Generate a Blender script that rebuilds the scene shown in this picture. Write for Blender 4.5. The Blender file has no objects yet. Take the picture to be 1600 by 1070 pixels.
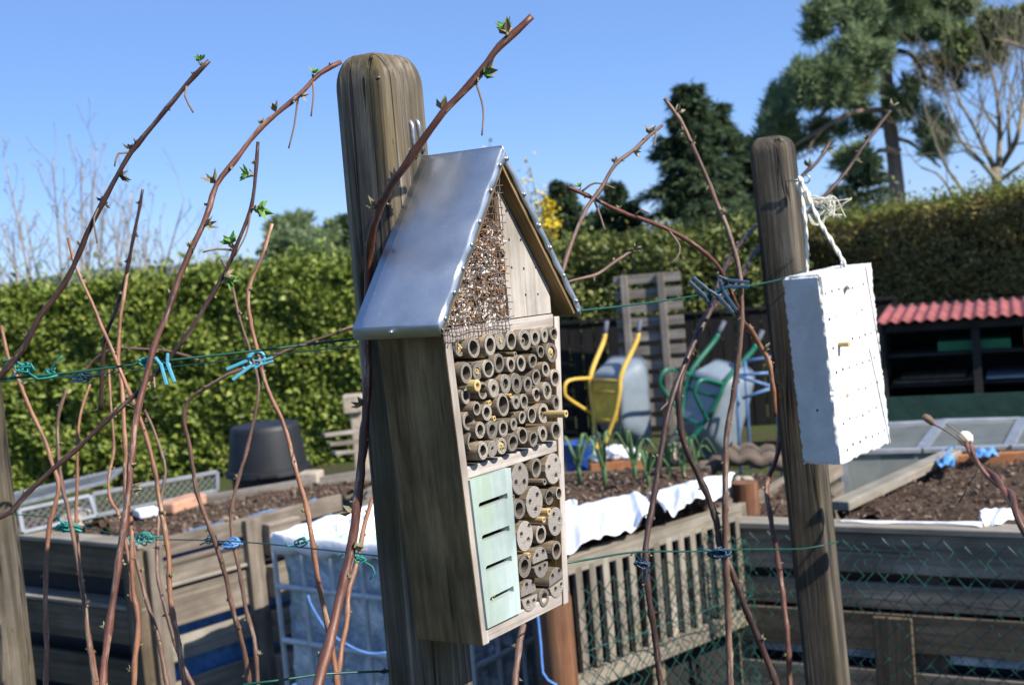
import bpy, bmesh, math, random
import numpy as np
from mathutils import Vector, Matrix, Quaternion

random.seed(7)
rng = np.random.default_rng(7)
D = bpy.data
scene = bpy.context.scene
COL = scene.collection
R_ = math.radians
PI = math.pi

# ------------------------------------------------------------------ camera
F = 2100.0                      # focal length in photo pixels (1600 wide)
CAM = Vector((0, 0, 1.65))
roll = math.atan(0.0875)
pitch = -math.atan(155 * math.cos(roll) / F)
fw = Vector((0, math.cos(pitch), math.sin(pitch)))
r0 = Vector((1, 0, 0)); u0 = r0.cross(fw)
RX = r0 * math.cos(roll) - u0 * math.sin(roll)
UP = u0 * math.cos(roll) + r0 * math.sin(roll)
cam_data = D.cameras.new("camera")
cam_data.sensor_width = 36.0
cam_data.lens = 36.0 * F / 1600.0
cam_data.clip_start = 0.02
cam_data.clip_end = 5000
cam_data.dof.use_dof = True
cam_data.dof.focus_distance = 1.22
cam_data.dof.aperture_fstop = 13.0
cam = D.objects.new("camera", cam_data)
COL.objects.link(cam)
M = Matrix((RX, UP, -fw)).transposed().to_4x4()
M.translation = CAM
cam.matrix_world = M
scene.camera = cam

# ------------------------------------------------------------------ sun and sky
HY = R_(57.84)                                  # the way the post and the hotel face
Nf = Vector((math.sin(HY), -math.cos(HY), 0))   # outward
Uf = Vector((math.cos(HY), math.sin(HY), 0))
AZ, EL = R_(-2), R_(41)
Sh = Nf * math.cos(AZ) + Uf * math.sin(AZ)
S = Vector((Sh.x * math.cos(EL), Sh.y * math.cos(EL), math.sin(EL)))
sun_d = D.lights.new("sun", 'SUN')
sun_d.energy = 5.0
sun_d.angle = R_(0.5)
sun_d.color = (1.0, 0.95, 0.87)
sun = D.objects.new("sun", sun_d)
COL.objects.link(sun)
sun.rotation_euler = S.to_track_quat('Z', 'Y').to_euler()
sun.location = (6, -4, 8)
world = D.worlds.new("World")
scene.world = world
world.use_nodes = True
wn = world.node_tree
sky = wn.nodes.new('ShaderNodeTexSky')
sky.sky_type = 'NISHITA'
sky.sun_disc = False
sky.sun_elevation = EL
sky.sun_rotation = math.atan2(S.x, S.y)
sky.altitude = 0
sky.air_density = 0.6
sky.dust_density = 0.1
sky.ozone_density = 4.0
bg = wn.nodes['Background']
tint = wn.nodes.new('ShaderNodeMix'); tint.data_type = 'RGBA'; tint.blend_type = 'MULTIPLY'; tint.inputs[0].default_value = 1.0
wn.links.new(sky.outputs[0], tint.inputs[6]); tint.inputs[7].default_value = (.92, .97, 1.14, 1)   # the deep blue of a clear spring sky
even = wn.nodes.new('ShaderNodeMix'); even.data_type = 'RGBA'; even.inputs[0].default_value = .5
wn.links.new(tint.outputs[2], even.inputs[6]); even.inputs[7].default_value = (1.5, 2.85, 5.8, 1)          # evens out the dome as in the photo
wn.links.new(even.outputs[2], bg.inputs[0])
bg.inputs[1].default_value = 0.10
scene.view_settings.view_transform = 'Standard'
scene.view_settings.look = 'None'
scene.view_settings.exposure = 0.66
scene.view_settings.gamma = 1.0
scene.cycles.max_bounces = 6
scene.cycles.transparent_max_bounces = 8

# ------------------------------------------------------------------ geometry helpers
def W(px, py, d):
    """the point d metres in front of the camera seen at photo pixel px, py"""
    return CAM + (fw + RX * ((px - 800) / F) - UP * ((py - 535) / F)) * d
def Wz(px, py, z):
    r = fw + RX * ((px - 800) / F) - UP * ((py - 535) / F)
    return CAM + r * ((z - CAM.z) / r.z)
def Wp(px, py, p0, n):
    r = fw + RX * ((px - 800) / F) - UP * ((py - 535) / F)
    return CAM + r * ((p0 - CAM).dot(n) / r.dot(n))
def V(*a): return Vector(a)

class MB:
    """collects shapes for one mesh; gc keeps a grain coordinate for every vertex (z runs along the piece)"""
    def __init__(s): s.v = []; s.f = []; s.g = []
    def add(s, vs, fs, gs=None):
        b = len(s.v)
        s.v += [tuple(v) for v in vs]
        s.f += [tuple(i + b for i in f) for f in fs]
        s.g += [tuple(g) for g in (gs if gs is not None else vs)]
        return s
    def frame_box(s, c, ax, ay, az, sx, sy, sz):
        """box at c with half sizes; grain along the longest side"""
        o = Vector((random.random() * 9, random.random() * 9, random.random() * 9))
        L = [(sx, 0), (sy, 1), (sz, 2)]
        k = max(L)[1]
        order = [(1, 2, 0), (2, 0, 1), (0, 1, 2)][k]
        vs = []; gs = []
        for x in (-1, 1):
            for y in (-1, 1):
                for z in (-1, 1):
                    l = (x * sx, y * sy, z * sz)
                    vs.append(c + ax * l[0] + ay * l[1] + az * l[2])
                    gs.append(Vector((l[order[0]], l[order[1]], l[order[2]])) + o)
        fs = [(0, 1, 3, 2), (4, 6, 7, 5), (0, 4, 5, 1), (2, 3, 7, 6), (0, 2, 6, 4), (1, 5, 7, 3)]
        return s.add(vs, fs, gs)
    def box(s, c, size, R=None):
        R = R or Matrix.Identity(3)
        return s.frame_box(Vector(c), R.col[0], R.col[1], R.col[2], size[0] / 2, size[1] / 2, size[2] / 2)
    def beam(s, p0, p1, w, h, up=Vector((0, 0, 1))):
        p0 = Vector(p0); p1 = Vector(p1)
        d = p1 - p0; L = d.length; d.normalize()
        a = d.cross(up)
        if a.length < 1e-4: a = d.cross(Vector((1, 0, 0)))
        a.normalize(); b = a.cross(d)
        return s.frame_box((p0 + p1) / 2, d, a, b, L / 2, w / 2, h / 2)
    def tube(s, pts, rad, n=8, cap=True, jit=0.0):
        pts = [Vector(p) for p in pts]
        m = len(pts)
        if not hasattr(rad, '__len__'): rad = [rad] * m
        t0 = (pts[1] - pts[0]).normalized()
        a = t0.orthogonal().normalized()
        vs = []; gs = []; fs = []; L = random.random() * 5; ph = random.random() * 6
        for i in range(m):
            t = (pts[min(i + 1, m - 1)] - pts[max(i - 1, 0)])
            if t.length < 1e-9: t = t0.copy()
            t.normalize()
            a = a - t * a.dot(t)
            if a.length < 1e-6: a = t.orthogonal()
            a.normalize(); b = t.cross(a)
            if i: L += (pts[i] - pts[i - 1]).length
            for k in range(n):
                q = 2 * PI * k / n
                r = rad[i] * (1 + jit * (random.random() - .5))
                vs.append(pts[i] + (a * math.cos(q) + b * math.sin(q)) * r)
                gs.append((math.cos(q + ph) * rad[i], math.sin(q + ph) * rad[i], L))
        for i in range(m - 1):
            for k in range(n):
                k2 = (k + 1) % n
                fs.append((i * n + k, i * n + k2, (i + 1) * n + k2, (i + 1) * n + k))
        if cap:
            fs.append(tuple(range(n - 1, -1, -1)))
            fs.append(tuple((m - 1) * n + k for k in range(n)))
        return s.add(vs, fs, gs)
    def lathe(s, prof, n=24, M=Matrix.Identity(4)):
        """closed ring profile list of (r, z) swept round z; not capped unless r=0"""
        vs = []; fs = []; gs = []
        m = len(prof)
        for (r, z) in prof:
            for k in range(n):
                q = 2 * PI * k / n
                p = Vector((r * math.cos(q), r * math.sin(q), z))
                vs.append(M @ p); gs.append(p)
        for i in range(m - 1):
            for k in range(n):
                k2 = (k + 1) % n
                fs.append((i * n + k, i * n + k2, (i + 1) * n + k2, (i + 1) * n + k))
        return s.add(vs, fs, gs)
    def prism(s, poly, h, M=Matrix.Identity(4)):
        """2-D polygon (x, y) pushed h along z"""
        n = len(poly)
        vs = [M @ Vector((x, y, 0)) for x, y in poly] + [M @ Vector((x, y, h)) for x, y in poly]
        o = random.random() * 7
        gs = [(x + o, y, 0) for x, y in poly] + [(x + o, y, h) for x, y in poly]
        fs = [tuple(range(n - 1, -1, -1)), tuple(range(n, 2 * n))]
        fs += [(k, (k + 1) % n, n + (k + 1) % n, n + k) for k in range(n)]
        return s.add(vs, fs, gs)
    def grid(s, P):
        """P: rows of points"""
        m = len(P); n = len(P[0])
        vs = [p for row in P for p in row]
        fs = [(i * n + j, i * n + j + 1, (i + 1) * n + j + 1, (i + 1) * n + j) for i in range(m - 1) for j in range(n - 1)]
        return s.add(vs, fs)

def mesh_from(name, mb, Minv=None):
    me = D.meshes.new(name)
    vs = mb.v
    if Minv is not None: vs = [tuple(Minv @ Vector(v)) for v in vs]
    me.from_pydata(vs, [], mb.f)
    at = me.attributes.new('gc', 'FLOAT_VECTOR', 'POINT')
    at.data.foreach_set('vector', np.array(mb.g, dtype=np.float32).ravel())
    bm = bmesh.new(); bm.from_mesh(me)
    bmesh.ops.recalc_face_normals(bm, faces=bm.faces)
    bm.to_mesh(me); bm.free()
    return me
def finish(o, mat, smooth=False, bevel=0.0, seg=2):
    me = o.data
    for m in (mat if isinstance(mat, (list, tuple)) else [mat]): me.materials.append(m)
    if smooth:
        me.polygons.foreach_set('use_smooth', [True] * len(me.polygons))
        if smooth != 'all': me.set_sharp_from_angle(angle=R_(42))
    if bevel:
        b = o.modifiers.new('bevel', 'BEVEL'); b.width = bevel; b.segments = seg; b.limit_method = 'ANGLE'; b.angle_limit = R_(50)
    return o
def thing(name, label, cat, loc=(0, 0, 0), mat=None, group=None):
    o = D.objects.new(name, None); COL.objects.link(o)
    o.empty_display_size = 0.05
    if mat is not None: o.matrix_world = mat
    else: o.location = loc
    o['label'] = label; o['category'] = cat
    if group: o['group'] = group
    o['_'] = 0; del o['_']
    return o
def part(name, mb, mat, root, world=True, smooth=False, bevel=0.0, seg=2, parent=None, label=None, kind=None):
    Mi = (root.matrix_basis.inverted() if world else None)
    o = D.objects.new(name, mesh_from(name, mb, Mi)); COL.objects.link(o)
    o.parent = parent or root
    if label: o['label'] = label
    if kind: o['kind'] = kind
    return finish(o, mat, smooth, bevel, seg)
def solo(name, mb, mat, label=None, cat=None, group=None, kind=None, smooth=False, bevel=0.0, seg=2):
    a = np.array(mb.v); c = Vector(((a[:, 0].min() + a[:, 0].max()) / 2, (a[:, 1].min() + a[:, 1].max()) / 2, a[:, 2].min()))
    o = D.objects.new(name, mesh_from(name, mb, Matrix.Translation(-c))); COL.objects.link(o)
    o.location = c
    if label: o['label'] = label
    if cat: o['category'] = cat
    if group: o['group'] = group
    if kind: o['kind'] = kind
    return finish(o, mat, smooth, bevel, seg)
def carve(o, cutter_mb, gfun=lambda v: (v[1] + 3, v[0], v[2])):
    """cut the cutter's shapes out of o's mesh (cutter in o's local space)"""
    c = D.objects.new('cutter', mesh_from('cutter', cutter_mb)); COL.objects.link(c)
    c.matrix_world = o.matrix_world if o.parent is None else o.parent.matrix_basis
    bpy.context.view_layer.update()
    c.matrix_world = o.matrix_world
    bpy.context.view_layer.update()
    md = o.modifiers.new('cut', 'BOOLEAN'); md.object = c; md.operation = 'DIFFERENCE'; md.solver = 'EXACT'
    try: md.use_self = True
    except Exception: pass
    others = [m for m in o.modifiers if m.type == 'BEVEL']
    for m in others: m.show_viewport = False
    dg = bpy.context.evaluated_depsgraph_get()
    me = D.meshes.new_from_object(o.evaluated_get(dg))
    old = o.data; o.modifiers.remove(md)
    for m in others: m.show_viewport = True
    if len(me.polygons) > 5:
        o.data = me
        if len(me.materials) == 0: me.materials.append(old.materials[0])
        if 'gc' in me.attributes: me.attributes.remove(me.attributes['gc'])
        at = me.attributes.new('gc', 'FLOAT_VECTOR', 'POINT')
        at.data.foreach_set('vector', np.array([gfun(v.co) for v in me.vertices], dtype=np.float32).ravel())
    D.objects.remove(c, do_unlink=True)
def spline(pts, step):
    """Catmull-Rom through pts, one point about every step metres"""
    P = [Vector(p) for p in pts]
    if len(P) == 2: P = [P[0], (P[0] + P[1]) / 2, P[1]]
    Q = [P[0] * 2 - P[1]] + P + [P[-1] * 2 - P[-2]]
    out = []
    for i in range(1, len(Q) - 2):
        a, b, c, d = Q[i - 1], Q[i], Q[i + 1], Q[i + 2]
        n = max(1, int((c - b).length / step))
        for k in range(n):
            t = k / n
            out.append(0.5 * ((2 * b) + (c - a) * t + (2 * a - 5 * b + 4 * c - d) * t * t + (3 * b - a - 3 * c + d) * t ** 3))
    out.append(P[-1])
    return out

# ------------------------------------------------------------------ materials
class NT:
    def __init__(s, name):
        s.m = D.materials.new(name); s.m.use_nodes = True
        s.t = s.m.node_tree; s.n = s.t.nodes; s.b = s.n['Principled BSDF']
    def new(s, ty, **kw):
        x = s.n.new(ty)
        for k, v in kw.items(): setattr(x, k, v)
        return x
    def link(s, a, b): s.t.links.new(a, b)
    def attr(s, name='gc'):
        x = s.new('ShaderNodeAttribute'); x.attribute_name = name; return x.outputs['Vector']
    def obj(s): return s.new('ShaderNodeTexCoord').outputs['Object']
    def scale(s, vec, sc):
        x = s.new('ShaderNodeMapping'); s.link(vec, x.inputs[0]); x.inputs['Scale'].default_value = sc; return x.outputs[0]
    def noise(s, vec, sc, det=4, rough=.55, dist=0.0):
        x = s.new('ShaderNodeTexNoise'); s.link(vec, x.inputs['Vector'])
        x.inputs['Scale'].default_value = sc; x.inputs['Detail'].default_value = det; x.inputs['Roughness'].default_value = rough
        x.inputs['Distortion'].default_value = dist
        return x.outputs['Fac']
    def ramp(s, fac, stops):
        x = s.new('ShaderNodeValToRGB'); s.link(fac, x.inputs[0])
        e = x.color_ramp.elements
        while len(e) < len(stops): e.new(0.5)
        for i, (p, c) in enumerate(stops):
            e[i].position = p; e[i].color = (c[0], c[1], c[2], 1) if hasattr(c, '__len__') else (c, c, c, 1)
        return x.outputs[0]
    def mix(s, fac, a, b, mode='MIX'):
        x = s.new('ShaderNodeMix'); x.data_type = 'RGBA'; x.blend_type = mode
        for v, i in ((fac, 0), (a, 6), (b, 7)):
            if hasattr(v, 'is_linked') or hasattr(v, 'links'): s.link(v, x.inputs[i])
            elif i == 0: x.inputs[0].default_value = v
            else: x.inputs[i].default_value = (*v, 1)
        return x.outputs[2]
    def bump(s, h, st, dist=0.002, prev=None):
        x = s.new('ShaderNodeBump'); s.link(h, x.inputs['Height'])
        x.inputs['Strength'].default_value = st; x.inputs['Distance'].default_value = dist
        if prev is not None: s.link(prev, x.inputs['Normal'])
        return x.outputs[0]
    def done(s, col=None, rough=.7, normal=None, metal=0.0, spec=None):
        for v, k in ((col, 'Base Color'), (rough, 'Roughness'), (normal, 'Normal'), (metal, 'Metallic'), (spec, 'Specular IOR Level')):
            if v is None: continue
            if hasattr(v, 'links') or hasattr(v, 'is_linked'): s.link(v, s.b.inputs[k])
            elif k == 'Base Color': s.b.inputs[k].default_value = (*v, 1)
            else: s.b.inputs[k].default_value = v
        return s.m

def cane_bark(name, dark, mid, light, peel, rough=.48):
    m = NT(name); g = m.attr()
    n1 = m.noise(m.scale(g, (420, 420, 60)), 1.0, 5, .7)
    n2 = m.noise(m.scale(g, (60, 60, 14)), 1.0, 4, .6)
    c = m.ramp(m.mix(.5, n1, n2), [(.32, dark), (.5, mid), (.68, light)])
    pf = m.ramp(m.noise(m.scale(g, (160, 160, 22)), 1.0, 5, .75), [(.56, 0.0), (.64, .75)])
    c = m.mix(pf, c, peel)
    vo = m.new('ShaderNodeTexVoronoi'); m.link(m.scale(g, (520, 520, 330)), vo.inputs['Vector'])
    lf = m.ramp(vo.outputs['Distance'], [(.13, .85), (.24, 0.0)])
    n3 = m.ramp(m.noise(m.scale(g, (90, 90, 50)), 1.0, 2), [(.46, 0.0), (.56, 1.0)])
    lf = m.mix(1.0, lf, n3, 'MULTIPLY')
    c = m.mix(lf, c, peel)
    seg = m.ramp(m.noise(m.scale(g, (3, 3, 9)), 1.0, 2), [(.35, .7), (.65, 1.3)])
    c = m.mix(1.0, c, seg, 'MULTIPLY')
    nb = m.bump(n1, .7, .0006); nb = m.bump(lf, .6, .0006, nb)
    r = m.mix(pf, (rough,) * 3, (.8,) * 3)
    return m.done(c, r, nb, spec=.4)
def wood(name, dark, mid, light, sc=1.0, stain=None, stain_amt=.5, rough=.82, crack=.5, grain=1.0, split=False):
    """weathered timber; grain runs along gc.z, sc enlarges the pattern density"""
    m = NT(name); g = m.attr()
    st = m.scale(g, (170 * sc, 170 * sc, 6 * sc))
    n1 = m.noise(st, 1.0, 5, .65, .3)
    n2 = m.noise(m.scale(g, (45 * sc, 45 * sc, 1.6 * sc)), 1.0, 4, .6, .8)
    n3 = m.noise(g, 14 * sc, 5, .6)
    f = m.mix(.5, n1, n2)
    c = m.ramp(f, [(.33, dark), (.5, mid), (.68, light)])
    pat = m.ramp(n3, [(.3, .62), (.7, 1.18)])
    c = m.mix(1.0, c, pat, 'MULTIPLY')
    if stain is not None:
        n4 = m.noise(m.scale(g, (30 * sc, 30 * sc, 9 * sc)), 1.0, 5, .65)
        fac = m.ramp(n4, [(.48, 0.0), (.66, stain_amt)])
        c = m.mix(fac, c, stain)
    ck = m.noise(m.scale(g, (95 * sc, 95 * sc, 1.3 * sc)), 1.0, 2, .5, .4)
    cf = m.ramp(ck, [(.28, crack), (.335, 0.0)])
    c = m.mix(cf, c, tuple(x * .25 for x in dark))
    nb = m.bump(n1, .8 * grain, .0014)
    if split:                                   # long drying cracks along the grain
        w1 = m.noise(m.scale(g, (42 * sc, 42 * sc, 1.1 * sc)), 1.0, 3, .6, .6)
        sf = m.ramp(w1, [(.478, 0.0), (.496, .9), (.504, .9), (.522, 0.0)])
        w2 = m.noise(m.scale(g, (16 * sc, 16 * sc, 5 * sc)), 1.0, 2)
        sf = m.mix(1.0, sf, m.ramp(w2, [(.42, 0.0), (.52, 1.0)]), 'MULTIPLY')
        c = m.mix(sf, c, tuple(x * .3 for x in dark))
        inv = m.ramp(sf, [(0.0, 1.0), (1.0, 0.0)])
        nb = m.bump(inv, .7, .0025, nb)
        kn = m.new('ShaderNodeTexVoronoi'); m.link(m.scale(g, (11 * sc, 11 * sc, 4 * sc)), kn.inputs['Vector'])
        kf = m.ramp(kn.outputs['Distance'], [(.03, .6), (.08, 0.0)])
        c = m.mix(kf, c, tuple(x * .5 for x in dark))
    pass
    return m.done(c, rough, nb, spec=.25)

def plain(name, col, rough=.6, metal=0.0, var=.25, sc=30, bump=.1, spec=None, speck=None, dist=.001):
    m = NT(name); o = m.obj()
    n = m.noise(o, sc, 5, .6)
    c = m.mix(1.0, col, m.ramp(n, [(.3, 1 - var), (.7, 1 + var)]), 'MULTIPLY')
    if speck:
        n2 = m.noise(o, sc * 2.3, 6, .75)
        c = m.mix(m.ramp(n2, [(.56, 0.0), (.68, speck[1])]), c, speck[0])
    r = m.ramp(m.noise(o, sc * .7, 4), [(.3, max(0, rough - .1)), (.7, min(1, rough + .1))])
    return m.done(c, r, m.bump(n, bump, dist) if bump else None, metal, spec)

def island(name, stops, rough=.6, spec=None, trans=0.0, mixn=.25):
    """every separate leaf or chip gets its own colour"""
    m = NT(name)
    gi = m.new('ShaderNodeNewGeometry')
    n = m.noise(m.obj(), 2.2, 3)
    f = m.mix(mixn, gi.outputs['Random Per Island'], n)
    c = m.ramp(f, stops)
    m.done(c, rough, None, spec=spec)
    if trans:
        tr = m.new('ShaderNodeBsdfTranslucent'); mx = m.new('ShaderNodeMixShader')
        m.link(c, tr.inputs[0]); mx.inputs[0].default_value = trans
        out = m.n['Material Output']
        m.link(m.b.outputs[0], mx.inputs[1]); m.link(tr.outputs[0], mx.inputs[2]); m.link(mx.outputs[0], out.inputs[0])
    return m.m

M_post = wood('post_wood', (.03, .024, .016), (.115, .094, .068), (.36, .31, .245), .9, (.17, .125, .03), .35, crack=.9, split=True)
M_postb = wood('post_wood_grey', (.026, .021, .016), (.075, .061, .045), (.20, .17, .13), .9, (.13, .10, .045), .3, crack=.9, split=True)
M_hside = wood('hotel_side_wood', (.075, .046, .019), (.19, .122, .054), (.35, .235, .11), 1.1, (.12, .095, .045), .4, crack=.6)
M_hfront = wood('hotel_silver_wood', (.26, .22, .185), (.42, .37, .325), (.58, .53, .48), 1.1, (.30, .21, .14), .3, crack=.6)
M_gable = wood('hotel_gable_wood', (.24, .205, .17), (.40, .355, .305), (.55, .50, .45), 1.0, (.36, .24, .14), .4, crack=.5)
M_inner = wood('hotel_inner_wood', (.09, .05, .025), (.17, .10, .055), (.26, .16, .09), 1.0)
M_green = wood('mint_painted_wood', (.33, .41, .38), (.42, .505, .47), (.52, .59, .56), .8, (.30, .38, .24), .5, rough=.7, crack=.25, grain=.5)
M_bamboo = wood('bamboo_cane', (.10, .072, .045), (.25, .195, .13), (.42, .36, .275), 1.6, (.22, .13, .06), .5, crack=.2)
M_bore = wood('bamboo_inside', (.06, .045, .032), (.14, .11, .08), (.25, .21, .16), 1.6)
M_reed = wood('fresh_reed', (.42, .28, .10), (.58, .42, .19), (.72, .57, .33), 1.3)
M_plank = wood('grey_plank', (.095, .075, .056), (.22, .18, .14), (.36, .31, .25), .45, (.11, .09, .06), .5, crack=.8)
M_plankd = wood('dark_plank', (.055, .04, .027), (.125, .094, .064), (.21, .165, .12), .45, (.10, .085, .045), .5)
M_plankl = wood('pale_plank', (.16, .135, .105), (.28, .25, .205), (.38, .345, .29), .45, (.22, .18, .11), .5)
M_slat = wood('lattice_slat', (.12, .10, .075), (.25, .215, .17), (.36, .315, .255), .5, (.20, .17, .09), .5)
M_pallet = wood('pallet_wood', (.13, .11, .09), (.24, .21, .18), (.34, .31, .27), .4)
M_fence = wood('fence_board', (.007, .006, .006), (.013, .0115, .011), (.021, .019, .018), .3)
M_logred = wood('red_log', (.07, .035, .02), (.18, .08, .04), (.29, .15, .085), .5, (.16, .10, .06), .6)
M_barklog = wood('bark_log', (.07, .05, .038), (.15, .115, .09), (.25, .205, .165), .3)

def m_cut_end(name, a, b):
    m = NT(name); g = m.attr()
    sp = m.new('ShaderNodeVectorMath', operation='MULTIPLY'); m.link(g, sp.inputs[0]); sp.inputs[1].default_value = (1, 1, 0)
    ln = m.new('ShaderNodeVectorMath', operation='LENGTH'); m.link(sp.outputs[0], ln.inputs[0])
    w = m.new('ShaderNodeMath', operation='MULTIPLY'); m.link(ln.outputs['Value'], w.inputs[0]); w.inputs[1].default_value = 4200
    si = m.new('ShaderNodeMath', operation='SINE'); m.link(w.outputs[0], si.inputs[0])
    n = m.noise(g, 260, 5, .7)
    f = m.mix(.28, n, si.outputs[0])
    c = m.ramp(f, [(.2, a), (.62, b)])
    vo = m.new('ShaderNodeTexVoronoi', feature='DISTANCE_TO_EDGE'); m.link(g, vo.inputs['Vector']); vo.inputs['Scale'].default_value = 95
    ck = m.ramp(vo.outputs['Distance'], [(.0, .75), (.035, 0.0)])
    n2 = m.ramp(m.noise(g, 60, 3), [(.45, 0.0), (.6, 1.0)])
    cf = m.mix(1.0, ck, n2, 'MULTIPLY')
    c = m.mix(cf, c, tuple(x * .25 for x in a))
    return m.done(c, .85, m.bump(n, .5, .0006), spec=.2)
M_cut = m_cut_end('log_cut_end', (.17, .145, .125), (.43, .39, .345))
M_cutd = m_cut_end('log_cut_end_dark', (.11, .095, .085), (.31, .28, .25))
M_tubeend = m_cut_end('bamboo_cut_end', (.12, .10, .08), (.42, .38, .32))

def vary(mat, lo, hi):
    """each separate piece a little lighter or darker than the next"""
    t = mat.node_tree; b = t.nodes['Principled BSDF']; src = b.inputs['Base Color'].links[0].from_socket
    oi = t.nodes.new('ShaderNodeObjectInfo'); mr = t.nodes.new('ShaderNodeMapRange'); mr.inputs[3].default_value = lo; mr.inputs[4].default_value = hi
    mx = t.nodes.new('ShaderNodeMix'); mx.data_type = 'RGBA'; mx.blend_type = 'MULTIPLY'; mx.inputs[0].default_value = 1
    t.links.new(oi.outputs['Random'], mr.inputs[0]); t.links.new(src, mx.inputs[6]); t.links.new(mr.outputs[0], mx.inputs[7]); t.links.new(mx.outputs[2], b.inputs['Base Color'])
for mt_, lo_, hi_ in ((M_bamboo, .65, 1.25), (M_tubeend, .6, 1.25), (M_cut, .75, 1.2), (M_cutd, .75, 1.2), (M_plank, .75, 1.2), (M_plankd, .8, 1.2), (M_slat, .75, 1.25), (M_pallet, .8, 1.2)): vary(mt_, lo_, hi_)
def m_zinc():
    m = NT('galvanised_sheet'); o = m.obj()
    vo = m.new('ShaderNodeTexVoronoi'); m.link(o, vo.inputs['Vector']); vo.inputs['Scale'].default_value = 170
    n = m.noise(o, 22, 6, .65); n2 = m.noise(o, 420, 3, .7); n3 = m.noise(m.scale(o, (30, 30, 9)), 1, 5, .7)
    c = m.ramp(n, [(.3, (.47, .50, .54)), (.7, (.58, .61, .65))])
    sp = m.ramp(n2, [(.62, 0.0), (.72, .8)])
    c = m.mix(sp, c, (.8, .82, .84))
    dull = m.ramp(n3, [(.60, 0.0), (.74, .3)])
    c = m.mix(dull, c, (.46, .46, .46))
    r = m.ramp(n, [(.3, .46), (.7, .52)])
    m.b.inputs['Anisotropic'].default_value = .2
    return m.done(c, r, m.bump(m.noise(o, 9, 2), .25, .004), 1.0)
M_zinc = m_zinc()
M_wire = plain('rusty_wire', (.20, .15, .13), .55, .6, .4, 120, 0)
M_steel = plain('dull_steel', (.40, .41, .42), .4, .9, .3, 60, 0)
M_alu = plain('aluminium', (.33, .345, .37), .5, .6, .15, 20, 0)
M_greenwire = plain('green_coated_wire', (.010, .075, .05), .4, 0, .3, 60, 0)
M_cage = plain('galvanised_bar', (.52, .54, .56), .5, .3, .2, 30, 0)
M_frame = plain('weathered_zinc_frame', (.20, .215, .235), .6, .3, .2, 20, 0)
M_chain = plain('green_chainlink', (.018, .085, .07), .45, 0, .3, 30, 0)
M_teal = plain('teal_twine', (.015, .22, .19), .5, 0, .3, 80, 0)
M_clip = plain('turquoise_plastic', (.09, .36, .47), .42, 0, .2, 60, 0)
M_clipd = plain('dark_blue_plastic', (.004, .035, .075), .42, 0, .25, 60, 0)
M_bluecord = plain('blue_cord', (.10, .25, .62), .6, 0, .2, 60, 0)
M_bluetarp = plain('blue_tarp', (.11, .29, .60), .5, 0, .4, 25, .5, dist=.01)
M_yellow = plain('yellow_enamel', (.66, .43, .07), .38, 0, .14, 14, .05)
M_yellowd = plain('yellow_enamel_worn', (.66, .43, .05), .5, 0, .3, 12, .05)
M_greenp = plain('green_enamel', (.012, .13, .075), .38, 0, .2, 14, .05)
M_tub = plain('grey_tub_plastic', (.23, .275, .31), .5, 0, .15, 9, .05)
M_rubber = plain('tyre_rubber', (.022, .022, .024), .8, 0, .4, 18, .2)
M_grip = plain('grip_rubber', (.09, .10, .13), .7, 0, .2, 30, 0)
M_hub = plain('pale_hub', (.48, .36, .32), .5, 0, .3, 18, .1)
M_bluebucket = plain('blue_plastic', (.018, .075, .33), .38, 0, .2, 12, 0, speck=((.35, .36, .36), .5))
M_blueframe = plain('blue_painted_steel', (.085, .17, .33), .45, 0, .3, 14, 0)
M_black = plain('black_plastic', (.012, .0125, .014), .55, 0, .3, 9, .1)
M_terra = plain('terracotta', (.34, .135, .05), .8, 0, .25, 20, .2)
M_stone = plain('sandstone', (.40, .33, .25), .85, 0, .25, 25, .4)
M_brick = plain('salmon_brick', (.46, .25, .16), .85, 0, .25, 25, .4)
M_white = plain('white_fleece', (.82, .83, .85), .65, 0, .06, 18, .5, dist=.01)
M_string = plain('cream_string', (.70, .66, .54), .85, 0, .2, 160, .3)
M_redroof = plain('red_roof_paint', (.27, .07, .065), .8, 0, .35, 5, .1, speck=((.24, .15, .13), .7))
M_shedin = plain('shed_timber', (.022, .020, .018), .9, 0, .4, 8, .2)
M_greenbox = plain('green_crate_plastic', (.015, .16, .06), .5, 0, .2, 8, 0)
M_greentarp = plain('green_tarp', (.012, .05, .035), .7, 0, .3, 8, .3, dist=.02)
M_darkliner = plain('dark_liner', (.012, .012, .014), .6, 0, .3, 8, .2)
M_darkvoid = plain('near_black_fill', (.015, .014, .013), .9, 0, .4, 8, .2)  # near-black, for the saw cut and the sheet behind the slats
M_bark = wood('tree_bark', (.05, .04, .035), (.11, .085, .07), (.20, .155, .125), .05)
M_pinebark = wood('pine_bark', (.14, .10, .085), (.33, .245, .195), (.50, .40, .33), .06)
M_twig = wood('bare_twig_bark', (.13, .11, .07), (.25, .215, .145), (.38, .335, .24), .1)
M_twigr = wood('shrub_twig_bark', (.20, .17, .13), (.32, .27, .22), (.42, .37, .31), .1)
M_cane_dark = cane_bark('cane_bark_dark', (.018, .009, .008), (.05, .024, .018), (.105, .05, .036), (.20, .155, .12), .45)
M_cane_red = cane_bark('cane_bark_red', (.045, .016, .011), (.115, .042, .026), (.22, .088, .052), (.36, .27, .21), .42)
M_cane_tan = cane_bark('cane_bark_tan', (.085, .033, .018), (.23, .098, .05), (.39, .20, .11), (.46, .35, .25), .5)
M_cane_brown = cane_bark('cane_bark_brown', (.055, .028, .02), (.14, .075, .05), (.25, .15, .105), (.34, .27, .21), .5)
M_stalk = wood('dead_stalk', (.12, .075, .055), (.22, .15, .11), (.32, .235, .18), 2)
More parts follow.
